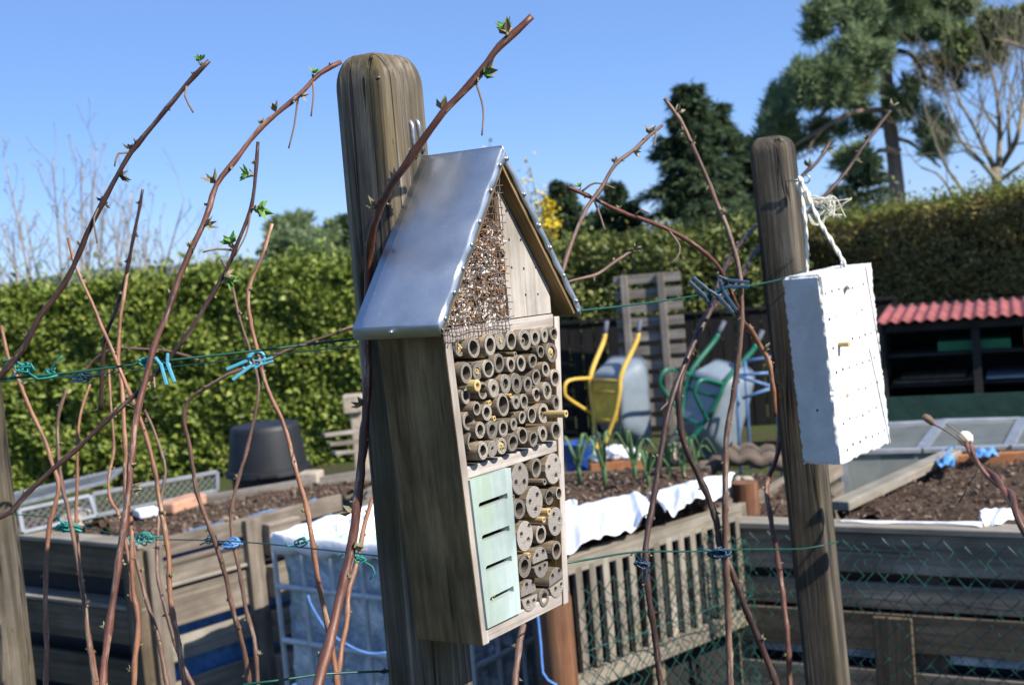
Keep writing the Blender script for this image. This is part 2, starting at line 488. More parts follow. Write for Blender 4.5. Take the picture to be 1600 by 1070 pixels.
M_bud = island('bud_scales', [(.1, (.12, .07, .04)), (.45, (.24, .18, .11)), (.65, (.16, .18, .06)), (.9, (.36, .30, .21))], .7)
M_budd = island('bud_scales_dark', [(.1, (.03, .02, .015)), (.5, (.07, .05, .03)), (.9, (.12, .13, .05))], .7)
M_leaf = island('young_leaf', [(.1, (.07, .18, .03)), (.6, (.13, .29, .05)), (.9, (.20, .36, .08))], .5, trans=.3)
M_laurel = island('laurel_leaves', [(.10, (.05, .08, .014)), (.34, (.12, .175, .026)), (.62, (.21, .27, .042)), (.86, (.33, .365, .075)), (.97, (.24, .16, .05))], .5, .35, .18)
M_hedgem = island('hedge_leaves', [(.15, (.055, .08, .016)), (.5, (.13, .165, .035)), (.85, (.27, .28, .07))], .5, .4, .2)
M_hedgeb = island('brown_hedge_leaves', [(.12, (.11, .08, .032)), (.4, (.25, .18, .065)), (.65, (.33, .26, .09)), (.9, (.40, .37, .12))], .7, .2, .15)
M_hedgetop = island('fresh_hedge_leaves', [(.15, (.08, .11, .02)), (.5, (.19, .215, .045)), (.9, (.33, .33, .09))], .6, .3, .2)
M_needle = island('pine_needles', [(.12, (.12, .17, .09)), (.45, (.23, .31, .16)), (.8, (.30, .37, .18)), (.95, (.40, .40, .20))], .55, .3, .38)
M_needled = island('spruce_needles', [(.15, (.03, .055, .035)), (.5, (.07, .115, .06)), (.85, (.16, .21, .095))], .6, .25, .28)
M_needley = island('dry_pine_needles', [(.15, (.10, .075, .035)), (.5, (.12, .12, .045)), (.85, (.16, .17, .06))], .6, .25)
M_yew = island('olive_needles', [(.15, (.10, .14, .05)), (.5, (.17, .22, .08)), (.9, (.27, .30, .11))], .6, .25)
M_forsythia = island('yellow_blossom', [(.2, (.50, .36, .012)), (.8, (.75, .58, .03))], .6)
M_budspeck = island('shrub_buds', [(.2, (.20, .21, .08)), (.8, (.36, .34, .18))], .7)
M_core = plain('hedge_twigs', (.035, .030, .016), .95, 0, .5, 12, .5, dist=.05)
M_leek = island('leek_leaves', [(.1, (.04, .10, .03)), (.6, (.09, .16, .06)), (.95, (.30, .28, .06))], .5)
M_chip = island('wood_chips', [(.08, (.05, .035, .025)), (.26, (.20, .10, .045)), (.42, (.45, .23, .085)), (.55, (.34, .28, .22)), (.75, (.62, .55, .46)), (.95, (.82, .79, .74))], .8, mixn=.05)
M_chipd = island('dark_cone_scales', [(.1, (.05, .035, .025)), (.6, (.16, .11, .075)), (.95, (.33, .25, .19))], .8, mixn=.05)
M_mulch = island('bark_mulch', [(.1, (.045, .03, .02)), (.5, (.125, .082, .056)), (.8, (.21, .145, .10)), (.96, (.36, .28, .20))], .9, mixn=.1)
def m_soil():
    m = NT('bed_soil'); o = m.obj()
    n = m.noise(o, 55, 8, .75); n2 = m.noise(o, 7, 4)
    c = m.ramp(n, [(.3, (.035, .023, .017)), (.5, (.10, .068, .050)), (.72, (.20, .14, .10))])
    c = m.mix(1.0, c, m.ramp(n2, [(.3, .75), (.7, 1.25)]), 'MULTIPLY')
    return m.done(c, .95, m.bump(n, 1.0, .02), spec=.1)
M_soil = m_soil()
def m_ground():
    m = NT('garden_ground'); o = m.obj()
    n = m.noise(o, 1.3, 8, .7); n2 = m.noise(o, 45, 6, .7)
    c = m.ramp(n, [(.35, (.06, .045, .03)), (.5, (.07, .075, .03)), (.65, (.05, .085, .022))])
    c = m.mix(1.0, c, m.ramp(n2, [(.3, .6), (.7, 1.3)]), 'MULTIPLY')
    return m.done(c, .95, m.bump(n2, .8, .02), spec=.1)
M_ground = m_ground()
M_hill = plain('far_woodland', (.055, .075, .085), .95, 0, .35, .02, 0)  # bluish distance haze mixed into the woodland colour
def m_block():
    m = NT('aerated_concrete'); o = m.obj()
    n = m.noise(o, 330, 4, .7); n2 = m.noise(o, 26, 5, .6)
    vo = m.new('ShaderNodeTexVoronoi'); m.link(o, vo.inputs['Vector']); vo.inputs['Scale'].default_value = 420
    pore = m.ramp(vo.outputs['Distance'], [(.16, 0.0), (.30, 1.0)])
    c = m.ramp(n2, [(.3, (.57, .565, .545)), (.62, (.70, .695, .675))])
    st = m.ramp(m.noise(o, 9, 4), [(.56, 0.0), (.7, .5)])
    c = m.mix(st, c, (.58, .52, .44))
    nb = m.bump(n2, .5, .005); nb = m.bump(n, .6, .0016, nb); nb = m.bump(pore, .5, .0014, nb)
    c = m.mix(m.ramp(vo.outputs['Distance'], [(.10, .35), (.19, 0.0)]), c, (.36, .36, .35))
    return m.done(c, .95, nb, spec=.1)
M_block = m_block()
def m_foil():
    m = NT('bubble_foil'); o = m.obj()
    n = m.noise(o, 11, 5, .7, 1.0)
    vo = m.new('ShaderNodeTexVoronoi'); m.link(o, vo.inputs['Vector']); vo.inputs['Scale'].default_value = 85
    c = m.ramp(n, [(.3, (.26, .32, .39)), (.48, (.46, .53, .59)), (.62, (.82, .85, .88))])
    nb = m.bump(n, .8, .03); nb = m.bump(vo.outputs['Distance'], .6, .004, nb)
    return m.done(c, .38, nb, .12)
M_foil = m_foil()
def m_liner():
    m = NT('algae_stained_liner'); o = m.obj()
    n = m.noise(o, 14, 6, .7, .6)
    c = m.ramp(n, [(.42, (.78, .80, .78)), (.52, (.50, .68, .58)), (.62, (.16, .40, .32))])
    return m.done(c, .5, m.bump(n, .4, .01))
M_liner = m_liner()
def m_glass():
    m = NT('dusty_glass')
    t = m.new('ShaderNodeBsdfTransparent'); t.inputs[0].default_value = (.72, .76, .76, 1)
    mx = m.new('ShaderNodeMixShader')
    n = m.noise(m.obj(), 9, 5, .6)
    f = m.ramp(n, [(.3, .42), (.7, .62)])
    m.done((.30, .32, .31), .2, None, 0)
    m.link(f, mx.inputs[0]); m.link(t.outputs[0], mx.inputs[1]); m.link(m.b.outputs[0], mx.inputs[2])
    m.link(mx.outputs[0], m.n['Material Output'].inputs[0])
    return m.m
M_glass = m_glass()
M_hole = plain('shaded_drill_hole', (.10, .09, .08), .95, 0, .3, 300, 0)  # shade inside the drilled holes, painted as a dark colour on their walls

# ------------------------------------------------------------------ leaves in bulk
def leaf_block(P, T, N, L, Wd, fold=.25):
    """P base points, T along, N face normal; arrays; returns verts, faces of folded four-point leaves"""
    P = np.asarray(P); n = len(P)
    T = T / (np.linalg.norm(T, axis=1, keepdims=True) + 1e-9)
    B = np.cross(T, N); B /= (np.linalg.norm(B, axis=1, keepdims=True) + 1e-9)
    Nn = np.cross(B, T)
    L = np.broadcast_to(np.asarray(L, float), (n,))[:, None]; Wd = np.broadcast_to(np.asarray(Wd, float), (n,))[:, None]
    v = np.stack([P, P + T * L * .5 + B * Wd * .5 + Nn * Wd * fold, P + T * L - Nn * L * .08, P + T * L * .5 - B * Wd * .5 + Nn * Wd * fold], 1).reshape(-1, 3)
    i = np.arange(n)[:, None] * 4
    f = np.concatenate([i + np.array([[0, 1, 2]]), i + np.array([[0, 2, 3]])], 1).reshape(-1, 3)
    return v, f
def tri_mesh(name, v, f, mat, off=(0, 0, 0)):
    me = D.meshes.new(name)
    v = np.asarray(v) - np.array(off)
    me.vertices.add(len(v)); me.vertices.foreach_set('co', v.astype(np.float32).ravel())
    me.loops.add(len(f) * 3); me.polygons.add(len(f))
    me.loops.foreach_set('vertex_index', f.astype(np.int32).ravel())
    me.polygons.foreach_set('loop_start', np.arange(0, len(f) * 3, 3, dtype=np.int32))
    me.polygons.foreach_set('loop_total', np.full(len(f), 3, dtype=np.int32))
    me.update(calc_edges=True); me.validate()
    me.materials.append(mat)
    o = D.objects.new(name, me); COL.objects.link(o)
    return o
def unit(n): 
    a = rng.normal(size=(n, 3)); return a / np.linalg.norm(a, axis=1, keepdims=True)
def leaf_part(name, P, T, N, L, Wd, mat, root, fold=.25):
    v, f = leaf_block(P, T, N, L, Wd, fold)
    o = tri_mesh(name, v, f, mat, tuple(root.matrix_basis.translation))
    o.parent = root
    return o
def hedge(name, label, A, B, h0, h1, depth, n, L, Wd, mat, cat='hedge', bulge=.12, clump=.35, top=None, upbias=.5, part_name='foliage'):
    """hedge along the ground line A-B (front face), height h0 to h1; the leaves hang on a dark twig core"""
    A = Vector(A); B = Vector(B); A.z = B.z = 0
    d = (B - A); Ln = d.length; d.normalize()
    back = Vector((-d.y, d.x, 0))
    if back.y < 0: back = -back
    root = thing(name, label, cat, A.lerp(B, .5))
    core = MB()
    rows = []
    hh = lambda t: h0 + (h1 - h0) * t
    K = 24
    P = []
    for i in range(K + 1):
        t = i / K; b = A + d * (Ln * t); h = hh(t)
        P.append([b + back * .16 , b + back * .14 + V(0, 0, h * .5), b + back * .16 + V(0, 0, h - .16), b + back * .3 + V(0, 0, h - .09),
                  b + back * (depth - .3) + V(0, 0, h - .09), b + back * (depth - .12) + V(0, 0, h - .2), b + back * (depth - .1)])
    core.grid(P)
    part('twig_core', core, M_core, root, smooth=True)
    # front and top surface points with lumpy relief
    def lump(s_, z_):
        return (np.sin(s_ * 5.1 + 1.3 * np.sin(z_ * 3.7)) * .5 + np.sin(s_ * 11.3 + z_ * 8.1) * .3 + np.sin(z_ * 13 + s_ * 3.0) * .3) * bulge
    nf = int(n * .68); nt = n - nf
    s_ = rng.random(nf); z_ = rng.random(nf) ** .85
    H = h0 + (h1 - h0) * s_
    zz = z_ * H
    off = -lump(s_ * Ln, zz) + np.abs(rng.normal(0, .05, nf)) 
    round_ = np.clip((zz - (H - .18)) / .18, 0, 1) ** 2 * .14
    Pf = np.array(A)[None] + np.array(d)[None] * (s_ * Ln)[:, None] + np.array(back)[None] * (off + round_)[:, None] + np.array([[0, 0, 1.]]) * zz[:, None]
    Nf_ = -np.array(back)[None] + np.array([[0, 0, .55]]) + rng.normal(0, clump * 1.3, (nf, 3))
    s2 = rng.random(nt); w2 = rng.random(nt)
    H2 = h0 + (h1 - h0) * s2 + lump(s2 * Ln * 1.7, w2 * 3) * .9 + rng.exponential(.042, nt)
    Pt = np.array(A)[None] + np.array(d)[None] * (s2 * Ln)[:, None] + np.array(back)[None] * (w2 * depth)[:, None] + np.array([[0, 0, 1.]]) * (H2 - .05)[:, None]
    Nt_ = np.array([[0, 0, 1.]]) + rng.normal(0, clump * 1.3, (nt, 3))
    for nm, Pp, Nn, mt in ((part_name, Pf, Nf_, mat), ('top_growth', Pt, Nt_, top or mat)):
        k = len(Pp)
        T = unit(k) * .8 + np.array([[0, 0, upbias]]) - np.array(back)[None] * .25
        leaf_part(nm, Pp, T, Nn, L * (0.45 + .95 * rng.random(k)), Wd * (.45 + .9 * rng.random(k)), mt, root)
    return root

# ================================================================== SETTING
g = MB()
NXY = 24
g.grid([[V((i / NXY - .5) * 3000, -20 + (j / NXY) ** 2.2 * 2800, 0) for j in range(NXY + 1)] for i in range(NXY + 1)])
solo('ground', g, M_ground, kind='structure', smooth=True)
h = MB(); P = []
for i in range(81):
    x = -900 + 1800 * i / 80
    top = 8 + 3 * math.sin(i * .33) + 1.5 * math.sin(i * .9 + 1)
    P.append([V(x, 1150, -2), V(x, 1250, top * .7), V(x, 1330, top), V(x, 1500, -2)])
h.grid(P)
solo('hills', h, M_hill, kind='structure', smooth=True)

# ================================================================== INSECT HOTEL
HO = CAM + V(-.007, 1.15, -.33)
MH = Matrix.Translation(HO) @ Matrix.Rotation(HY, 4, 'Z') @ Matrix.Rotation(R_(1.254), 4, 'Y')
MHi = MH.inverted()
hx = (MH.to_3x3() @ V(1, 0, 0)); hy = (MH.to_3x3() @ V(0, 1, 0))
def HL(px, py, y=0.0):
    """hotel coordinates of photo pixel px, py on the plane y (negative = in front of the wall edges)"""
    return MHi @ Wp(px, py, MH @ V(0, y, 0), hy)
hotel = thing('insect_hotel', 'tall wooden insect hotel with shiny pitched metal roof, bamboo tubes and mint slotted panel', 'insect hotel', mat=MH)
def HA(z):            # outer half width at height z
    return .072 + (.094 - .072) * z / .265
TOPZ = .268; DEP = .068; WT = .0098
for sgn, nm in ((-1, 'side_wall'), (1, 'side_wall')):
    b = MB()
    zt = .262
    vs = []; gs = []
    for y in (0, DEP):
        for z in (0, zt):
            for k in (0, 1):
                x = sgn * (HA(z) - k * WT)
                vs.append((x, y, z)); gs.append((x + sgn, y, z))
    fs = [(0, 1, 3, 2), (4, 6, 7, 5), (0, 4, 5, 1), (2, 3, 7, 6), (0, 2, 6, 4), (1, 5, 7, 3)]
    b.add(vs, fs, gs)
    o = part(nm, b, [M_hside], hotel, world=False, bevel=.0012)
    o.data.materials.append(M_hfront)
    for p_ in o.data.polygons:
        if abs(p_.normal.y) > .9 and p_.center.y < .01: p_.material_index = 1
def board(name, z0, z1, y0, y1, mat, inset=WT, bevel=.001, x0=None, x1=None):
    b = MB(); vs = []; gs = []
    o_ = random.random() * 5
    for y in (y0, y1):
        for z in (z0, z1):
            for s_ in (-1, 1):
                a = HA(z) - inset - .0004
                x = s_ * a
                if s_ < 0 and x0 is not None: x = x0
                if s_ > 0 and x1 is not None: x = x1
                vs.append((x, y, z)); gs.append((y + o_, z + o_, x))
    b.add(vs, [(0, 1, 3, 2), (4, 6, 7, 5), (0, 4, 5, 1), (2, 3, 7, 6), (0, 2, 6, 4), (1, 5, 7, 3)], gs)
    return part(name, b, mat, hotel, world=False, bevel=bevel)
zb = HL(758, 1000)[2]
z_sh1 = HL(731, 741)[2]; z_sh0 = HL(728, 718)[2]
z_r0 = HL(870, 503)[2]; z_r1 = HL(870, 490)[2]
board('bottom_board', .001, .0135, .001, DEP - .002, M_hfront)
board('shelf', .1395, .1495, .0015, DEP - .002, M_hfront)
board('cross_rail', .2525, .2645, .001, DEP - .002, M_hfront)
bk = MB(); bk.prism([(-.0625, .002), (.0625, .002), (.085, .263), (.0, .392), (-.085, .263)], .006, Matrix.Translation((0, DEP - .0085, 0)) @ Matrix.Rotation(PI / 2, 4, 'X') @ Matrix.Translation((0, 0, -.006)))
part('back_panel', bk, M_inner, hotel, world=False)

# --- roof: folded sheet over boards
RZ, EW, EZ, OF, OR = .4135, .1155, .270, .010, .075
sl = V(EW, 0, EZ - RZ); sl_len = sl.length; sl.normalize()
nrm = V(-sl.z, 0, sl.x)       # up and outwards on the right slope
sheet = MB()
FL = .0085
def sheet_half(s):
    a = V(0, 0, RZ); e = V(s * EW, 0, EZ); d = V(s * sl.x, 0, sl.z); n_ = V(s * nrm.x, 0, nrm.z)
    K = 26
    front = []; rear = []
    rows = []
    for i in range(K + 1):
        t = i / K
        p = a.lerp(e, t)
        wob = .0005 * math.sin(i * 1.9 + s) + .0004 * math.sin(i * 5.1)
        low = FL * (1 + .035 * math.sin(i * 1.7 + s * 2) + .03 * math.sin(i * 3.9)) * (0.55 if i == 0 else 1)
        drop = -n_ * low
        if i == 0: drop = V(0, 0, -low * 1.7)
        rows.append([p + V(0, -OF, 0) + drop + V(0, -wob - .0008, 0), p + V(0, -OF, 0) + drop * .5 + V(0, -wob - .0012, 0), p + V(0, -OF - .0006, 0) - n_ * .001, p + V(0, -OF + .0012, 0) + n_ * .0004 * math.sin(i * 1.1),
                     p + V(0, OR * .35, 0) + n_ * .0005 * math.sin(i * .7), p + V(0, OR * .7, 0) - n_ * .0005 * math.sin(i * .5), p + V(0, OR, 0)])
    # eave turned down
    p = e
    dn = V(-s * .0008, 0, -.009)
    rows.append([r + (dn * .12 if k > 1 else V(0, 0, 0)) for k, r in enumerate(rows[-1])])
    rows.append([rows[-1][0], rows[-1][1]] + [r + dn for r in rows[-1][2:]])
    sheet.grid(rows)
sheet_half(-1); sheet_half(1)
ro = part('roof', sheet, M_zinc, hotel, world=False, smooth=True)
sd = ro.modifiers.new('sheet', 'SOLIDIFY'); sd.thickness = .0009; sd.offset = -1
for s in (-1, 1):
    b = MB()
    a = V(0, 0, RZ - .0025); e = V(s * (EW - .002), 0, EZ - .001)
    n_ = V(s * nrm.x, 0, nrm.z); th = .0105
    x_in = a - V(0, 0, th / abs(sl.x) if True else 0)
    poly = [a, e, e - n_ * th, V(0, 0, a.z - th / nrm.z)]
    vs = [p + V(0, -OF + .0015, 0) for p in poly] + [p + V(0, OR - .003, 0) for p in poly]
    gs = [(v.y, 3 * s + v.dot(n_), v.dot(V(s * sl.x, 0, sl.z))) for v in vs]
    b.add(vs, [(0, 1, 2, 3), (7, 6, 5, 4), (0, 4, 5, 1), (1, 5, 6, 2), (2, 6, 7, 3), (3, 7, 4, 0)], gs)
    part('roof_board', b, M_hside, hotel, world=False, parent=ro)
def rivet(p, n_, r=.0021):
    b = MB()
    q = n_.to_track_quat('Z', 'Y').to_matrix().to_4x4(); q.translation = p
    b.lathe([(r, -.0015), (r, .0004), (r * .8, .0011), (r * .4, .0015), (0, .0016)], 10, q)
    return part('rivet', b, M_steel, hotel, world=False, smooth=True, parent=ro)
for s, ts in ((-1, (.10, .25, .43, .56, .69, .82, .955)), (1, (.06, .27, .46, .60, .78, .95))):
    for t in ts:
        p = V(0, 0, RZ).lerp(V(s * EW, 0, EZ), t) - V(s * nrm.x, 0, nrm.z) * .0045 + V(0, -OF - .0016, 0)
        rivet(p, V(0, -1, 0))
rivet(V(-EW - .0008, OR * .48, EZ - .005), V(-1, 0, 0))

# --- gable board with drilled holes
x_g0 = HL(793, 400)[0]
gx = HL(801, 500)[0]
def roof_x(z, m=.0125): return EW * (RZ - z) / (RZ - EZ) - m
zg0 = .2655
gb = MB()
poly = [(gx, zg0), (HA(zg0) - WT - .0008, zg0), (min(HA(zg0) - WT - .0008, roof_x(.285)), .285), (.012, RZ - .0125 * (RZ - EZ) / EW - .0155), (HL(783, 300)[0], RZ - .05)]
poly = [(gx, zg0), (.0835, zg0), (.0835, .287), (.006, .383), (HL(786, 285)[0] * .6, .372)]
gb.prism(poly, .008, Matrix.Translation((0, .011, 0)) @ Matrix.Rotation(PI / 2, 4, 'X'))
gb.g = [(v[1] + 3, v[0], v[2]) for v in gb.v]
go = part('gable_board', gb, M_gable, hotel, world=False)
cm = MB()
for (px, py) in ((791, 330), (795.5, 375), (813.5, 375.5), (799.5, 418.5), (818.5, 420), (837, 417.5), (821.5, 461), (840.5, 460)):
    p = HL(px, py, .003)
    cm.lathe([(0, -.004), (.0016, -.004), (.0016, .0045), (0, .0045)], 8, Matrix.Translation((p.x, .003, p.z)) @ Matrix.Rotation(PI / 2, 4, 'X'))
carve(go, cm)

# --- chicken-wire over the left half of the gable, and what it holds
wm = MB()
WY = -.0022
step = .0063
xs = np.arange(-.0925, .005, step)
def roofz(x): return RZ - abs(x) / EW * (RZ - EZ) - .013
for i, x in enumerate(xs):
    z0 = .2505 + random.uniform(-.004, .002)
    zt = roofz(x) + .002
    if zt - z0 < .01: continue
    n = int((zt - z0) / .004) + 2
    wm.tube([V(x + .0006 * math.sin(k * .7 + i) + (.0004 if i % 2 else -.0004), WY + .0005 * (-1) ** (k + i) - .0006 * math.sin(i + k * .2), z0 + (zt - z0) * k / (n - 1)) for k in range(n)], .00042, 5)
for j, z in enumerate(np.arange(.2545, RZ - .02, step)):
    xl = -EW * (RZ - .012 - z) / (RZ - EZ) - .001
    xl = max(xl, -.0945); xr = .0035 + random.uniform(.0005, .0065)
    if xr - xl < .008: continue
    n = int((xr - xl) / .0035) + 2
    wm.tube([V(xl + (xr - xl) * k / (n - 1), WY - .0005 * (-1) ** (k + j) - .0006 * math.sin(k * .3), z + .0006 * math.sin(k * .6 + j)) for k in range(n)], .00042, 5)
part('wire_mesh', wm, M_wire, hotel, world=False, smooth='all')
def chips(name, n, zlo, zhi, mats, size, yr):
    b = MB()
    for i in range(n):
        z = zlo + (zhi - zlo) * random.random() ** 1.0
        xl = -min(EW * (RZ - .022 - z) / (RZ - EZ), HA(min(z, .26)) - WT); x = random.uniform(max(xl, -.084), .006)
        y = random.uniform(*yr)
        L = random.uniform(.4, 1.3) * size; w_ = random.uniform(.15, .45) * size; t = random.uniform(.05, .2) * size
        q = Quaternion(unit(1)[0].tolist(), random.uniform(0, 6.3)).to_matrix()
        # a curled flake: bent strip of three segments
        rows = []
        for k in range(4):
            a = (k / 3 - .5)
            c_ = Vector((x, y, z)) + q @ V(a * L, 0, abs(a) * abs(a) * L * .9)
            rows.append([c_ + q @ V(0, w_ / 2 * (1 - abs(a)), 0), c_ + q @ V(0, -w_ / 2 * (1 - .6 * abs(a)), 0)])
        b.grid(rows)
        for r_ in b.v[-8:]: pass
    o = part(name, b, mats, hotel, world=False, kind='stuff')
    s_ = o.modifiers.new('thick', 'SOLIDIFY'); s_.thickness = .0007
    return o
chips('wood_chip_filling', 1700, .266, .342, M_chip, .013, (.0025, .013))
chips('cone_filling', 220, .266, .352, M_chipd, .012, (.006, .03))
chips('bark_filling', 90, .325, .352, M_chip, .016, (.004, .03))
fb = MB(); fb.prism([(-.083, .266), (.0, .266), (.0, .338), (-.06, .322), (-.083, .285)], .012, Matrix.Translation((0, .036, 0)) @ Matrix.Rotation(PI / 2, 4, 'X'))
part('filling_block', fb, M_inner, hotel, world=False)
dv = MB(); dv.box((.004, .012, .318), (.006, .018, .106))
part('gable_batten', dv, M_inner, hotel, world=False)

# --- mint panel with four slots
P0 = [HL(731, 741, -.001), HL(795.5, 725, -.001), HL(813, 966, -.001), HL(760, 988, -.001)]
pm = MB()
pm.prism([(P0[3].x + .0005, .0136), (P0[2].x, .0136), (P0[1].x, .139), (P0[0].x + .0005, .139)], .0075, Matrix.Translation((0, .0052, 0)) @ Matrix.Rotation(PI / 2, 4, 'X'))
pm.g = [(v[1] + 1, v[0], v[2]) for v in pm.v]
po = part('slotted_panel', pm, M_green, hotel, world=False)
cm = MB()
for (a, b_) in (((746, 790.5), (791, 774.5)), ((751, 841), (794, 825)), ((757, 889), (797.5, 872)), ((763.5, 938), (800.5, 919.5))):
    A_ = HL(*a, -.001); B_ = HL(*b_, -.001); hh = .0026
    A_.y = B_.y = 0
    dirx = (B_ - A_).normalized(); up = V(-dirx.z, 0, dirx.x)
    poly = []
    for k in range(7):
        q = PI / 2 + PI * k / 6
        p = A_ + dirx * (hh * (1 + math.cos(q))) + up * hh * math.sin(q) * .95
        poly.append((p.x, p.z))
    p = B_ - up * hh * .8; poly.append((p.x, p.z)); p = B_ + up * hh; poly.append((p.x, p.z))
    cm.prism(poly, .02, Matrix.Translation((0, .012, 0)) @ Matrix.Rotation(PI / 2, 4, 'X'))
carve(po, cm)
dvx = P0[1].x + .004
dv = MB(); dv.prism([(P0[2].x + .0012, .0138), (P0[2].x + .0042, .0138), (P0[1].x + .0038, .139), (P0[1].x + .0008, .139)], .05, Matrix.Translation((0, .062, 0)) @ Matrix.Rotation(PI / 2, 4, 'X'))
dv.g = [(v[0] + 2, v[1], v[2]) for v in dv.v]
part('divider', dv, M_inner, hotel, world=False)
gbx = MB(); cxs = HL(769, 931, -.001)
for k in range(26):
    q = Quaternion(unit(1)[0].tolist(), random.uniform(0, 6)).to_matrix()
    gbx.box((cxs.x + random.uniform(-.004, .007), .001 + random.uniform(0, .004), cxs.z + random.uniform(-.0015, .0012)), (.005, .0012, .0009), q)
part('straw_bits', gbx, M_reed, hotel, world=False, kind='stuff')

# --- bamboo tubes: (pixel x, y, half height in px, bore fraction, protrusion mm, plug)
PX = 2100 / 1.15
def place_tube(px, py, ry, pr):
    r = ry / PX * .985
    y = -pr / 1000.0; c = HL(px, py, y)
    lim = HA(c.z) - WT - .0006 - r
    while c.x < -lim and y < .0: y += .0005; c = HL(px, py, y)
    while c.x > lim and y > -.011: y -= .0005; c = HL(px, py, y)
    c.x = max(-lim, min(lim, c.x))
    return y, c, r
shrink = {}
def tubes(lst):
    for t in lst: shrink.setdefault(t[:2], 1.0)
    pl = [(t[:2],) + place_tube(*t[:3], t[4]) for t in lst]
    for _ in range(12):
        for i in range(len(pl)):
            for j in range(i):
                dd = math.hypot(pl[i][2].x - pl[j][2].x, pl[i][2].z - pl[j][2].z)
                if dd < pl[i][3] * shrink[pl[i][0]] + pl[j][3] * shrink[pl[j][0]]:
                    for q in (i, j): shrink[pl[q][0]] = max(.87, shrink[pl[q][0]] * .985)
    for (px, py, ry, bore, pr, plug) in lst:
        y, c, r = place_tube(px, py, ry, pr)
        r *= shrink[(px, py)]
        b = MB()
        Mx = Matrix.Translation((c.x, y, c.z)) @ Matrix.Rotation(random.uniform(-.04, .04), 4, 'Z') @ Matrix.Rotation(-PI / 2 + random.uniform(-.03, .03), 4, 'X') @ Matrix.Rotation(random.uniform(0, 6), 4, 'Z')
        L = DEP - .012 - y
        n = 26
        ph = random.uniform(0, 6); ecc = random.uniform(0, .06)
        def ring(rr, z, j=0.0):
            return [(rr * (1 + ecc * math.cos(2 * 2 * PI * k / n + ph) + j * random.uniform(-1, 1)) * math.cos(2 * PI * k / n),
                     rr * (1 + ecc * math.cos(2 * 2 * PI * k / n + ph)) * math.sin(2 * PI * k / n), z + j * .02 * random.uniform(-1, 1)) for k in range(n)]
        ri = r * bore
        dp = min(L - .002, random.choice((.03, .04, .05)))
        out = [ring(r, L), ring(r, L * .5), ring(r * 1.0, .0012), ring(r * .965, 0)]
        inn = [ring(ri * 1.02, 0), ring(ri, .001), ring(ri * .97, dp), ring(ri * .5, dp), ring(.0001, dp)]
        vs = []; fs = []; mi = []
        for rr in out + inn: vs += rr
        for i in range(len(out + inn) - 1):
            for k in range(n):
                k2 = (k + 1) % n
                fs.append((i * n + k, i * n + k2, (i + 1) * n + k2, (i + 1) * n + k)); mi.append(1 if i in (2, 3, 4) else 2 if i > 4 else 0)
        b.add([Mx @ Vector(v) for v in vs], fs, [(v[0] + px, v[1] + py, v[2]) for v in vs])
        for i, gi in enumerate(b.g):
            b.g[i] = (vs[i][0], vs[i][1], vs[i][2])
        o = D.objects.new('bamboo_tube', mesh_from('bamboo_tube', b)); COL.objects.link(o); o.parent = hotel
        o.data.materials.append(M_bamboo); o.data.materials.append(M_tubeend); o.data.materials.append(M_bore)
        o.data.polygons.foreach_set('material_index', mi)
        o.data.polygons.foreach_set('use_smooth', [True] * len(mi)); o.data.set_sharp_from_angle(angle=R_(40))
        if plug:
            q = MB(); kk = MB()
            if plug == 'pith':
                q.lathe([(0, .001), (ri * .55, .0008), (ri * .9, .002), (ri * .9, .01)], 12, Mx)
                for k in range(7):
                    a = random.uniform(0, 6); rr = ri * .5 * random.random()
                    w_ = Quaternion(unit(1)[0].tolist(), random.uniform(0, 6)).to_matrix()
                    q.box(Mx @ V(rr * math.cos(a), rr * math.sin(a), .0005), (.0035, .0014, .001), w_)
                part('pith', q, M_reed, hotel, world=False, smooth=True, parent=o)
            elif plug == 'inner':
                off = V(-ri * .25, -ri * .1, 0)
                Mi = Mx @ Matrix.Translation(off)
                rs = ri * .6
                q.lathe([(rs, .02), (rs, .0025), (rs * .95, .002), (rs * .6, .002), (rs * .55, .003), (rs * .55, .02)], 14, Mi)
                part('inner_reed', q, M_bamboo, hotel, world=False, smooth=True, parent=o)
def T1(l): return [(680 + a / 7.62, 490 + b / 7.62, c / 7.62, d, e, f) for a, b, c, d, e, f in l]
def T2(l): return [(690 + a / 7.62, 600 + b / 7.62, c / 7.62, d, e, f) for a, b, c, d, e, f in l]
def T3(l): return [(780 + a / 7.64, 690 + b / 7.64, c / 7.64, d, e, f) for a, b, c, d, e, f in l]
def T4(l): return [(790 + a / 7.136, 820 + b / 7.136, c / 7.136, d, e, f) for a, b, c, d, e, f in l]
tubes(T1([(298, 405, 122, .62, 5, 'pith'), (460, 405, 140, .70, 7, None), (655, 370, 128, .62, 7, None), (778, 330, 112, .40, 4, 'pith'), (908, 315, 122, .68, 5, None),
          (1072, 310, 136, .60, 8, 'inner'), (1192, 282, 112, .52, 7, None), (1305, 255, 100, .48, 6, None), (1415, 240, 96, .72, 8, None),
          (1258, 450, 85, .66, 4, None), (1390, 465, 132, .62, 6, 'pith'),
          (372, 705, 140, .62, 7, None), (503, 690, 118, .48, 3, 'pith'), (637, 655, 130, .72, 6, None), (763, 590, 118, .66, 6, None), (905, 605, 108, .64, 4, None),
          (955, 480, 34, .5, 2, None), (1025, 590, 118, .66, 6, None), (1165, 565, 92, .70, 6, None), (1316, 660, 98, .58, 4, None), (1205, 755, 105, .66, 6, None), (1432, 765, 116, .66, 6, None),
          (365, 880, 20, .45, 4, None), (365, 975, 112, .60, 2, None), (570, 915, 120, .68, 4, None), (700, 890, 130, .42, 7, None), (840, 835, 118, .55, 7, 'inner'),
          (970, 830, 130, .44, 6, None), (1105, 840, 108, .58, 6, None), (1210, 960, 106, .66, 4, None), (1335, 920, 128, .60, 8, 'inner')]))
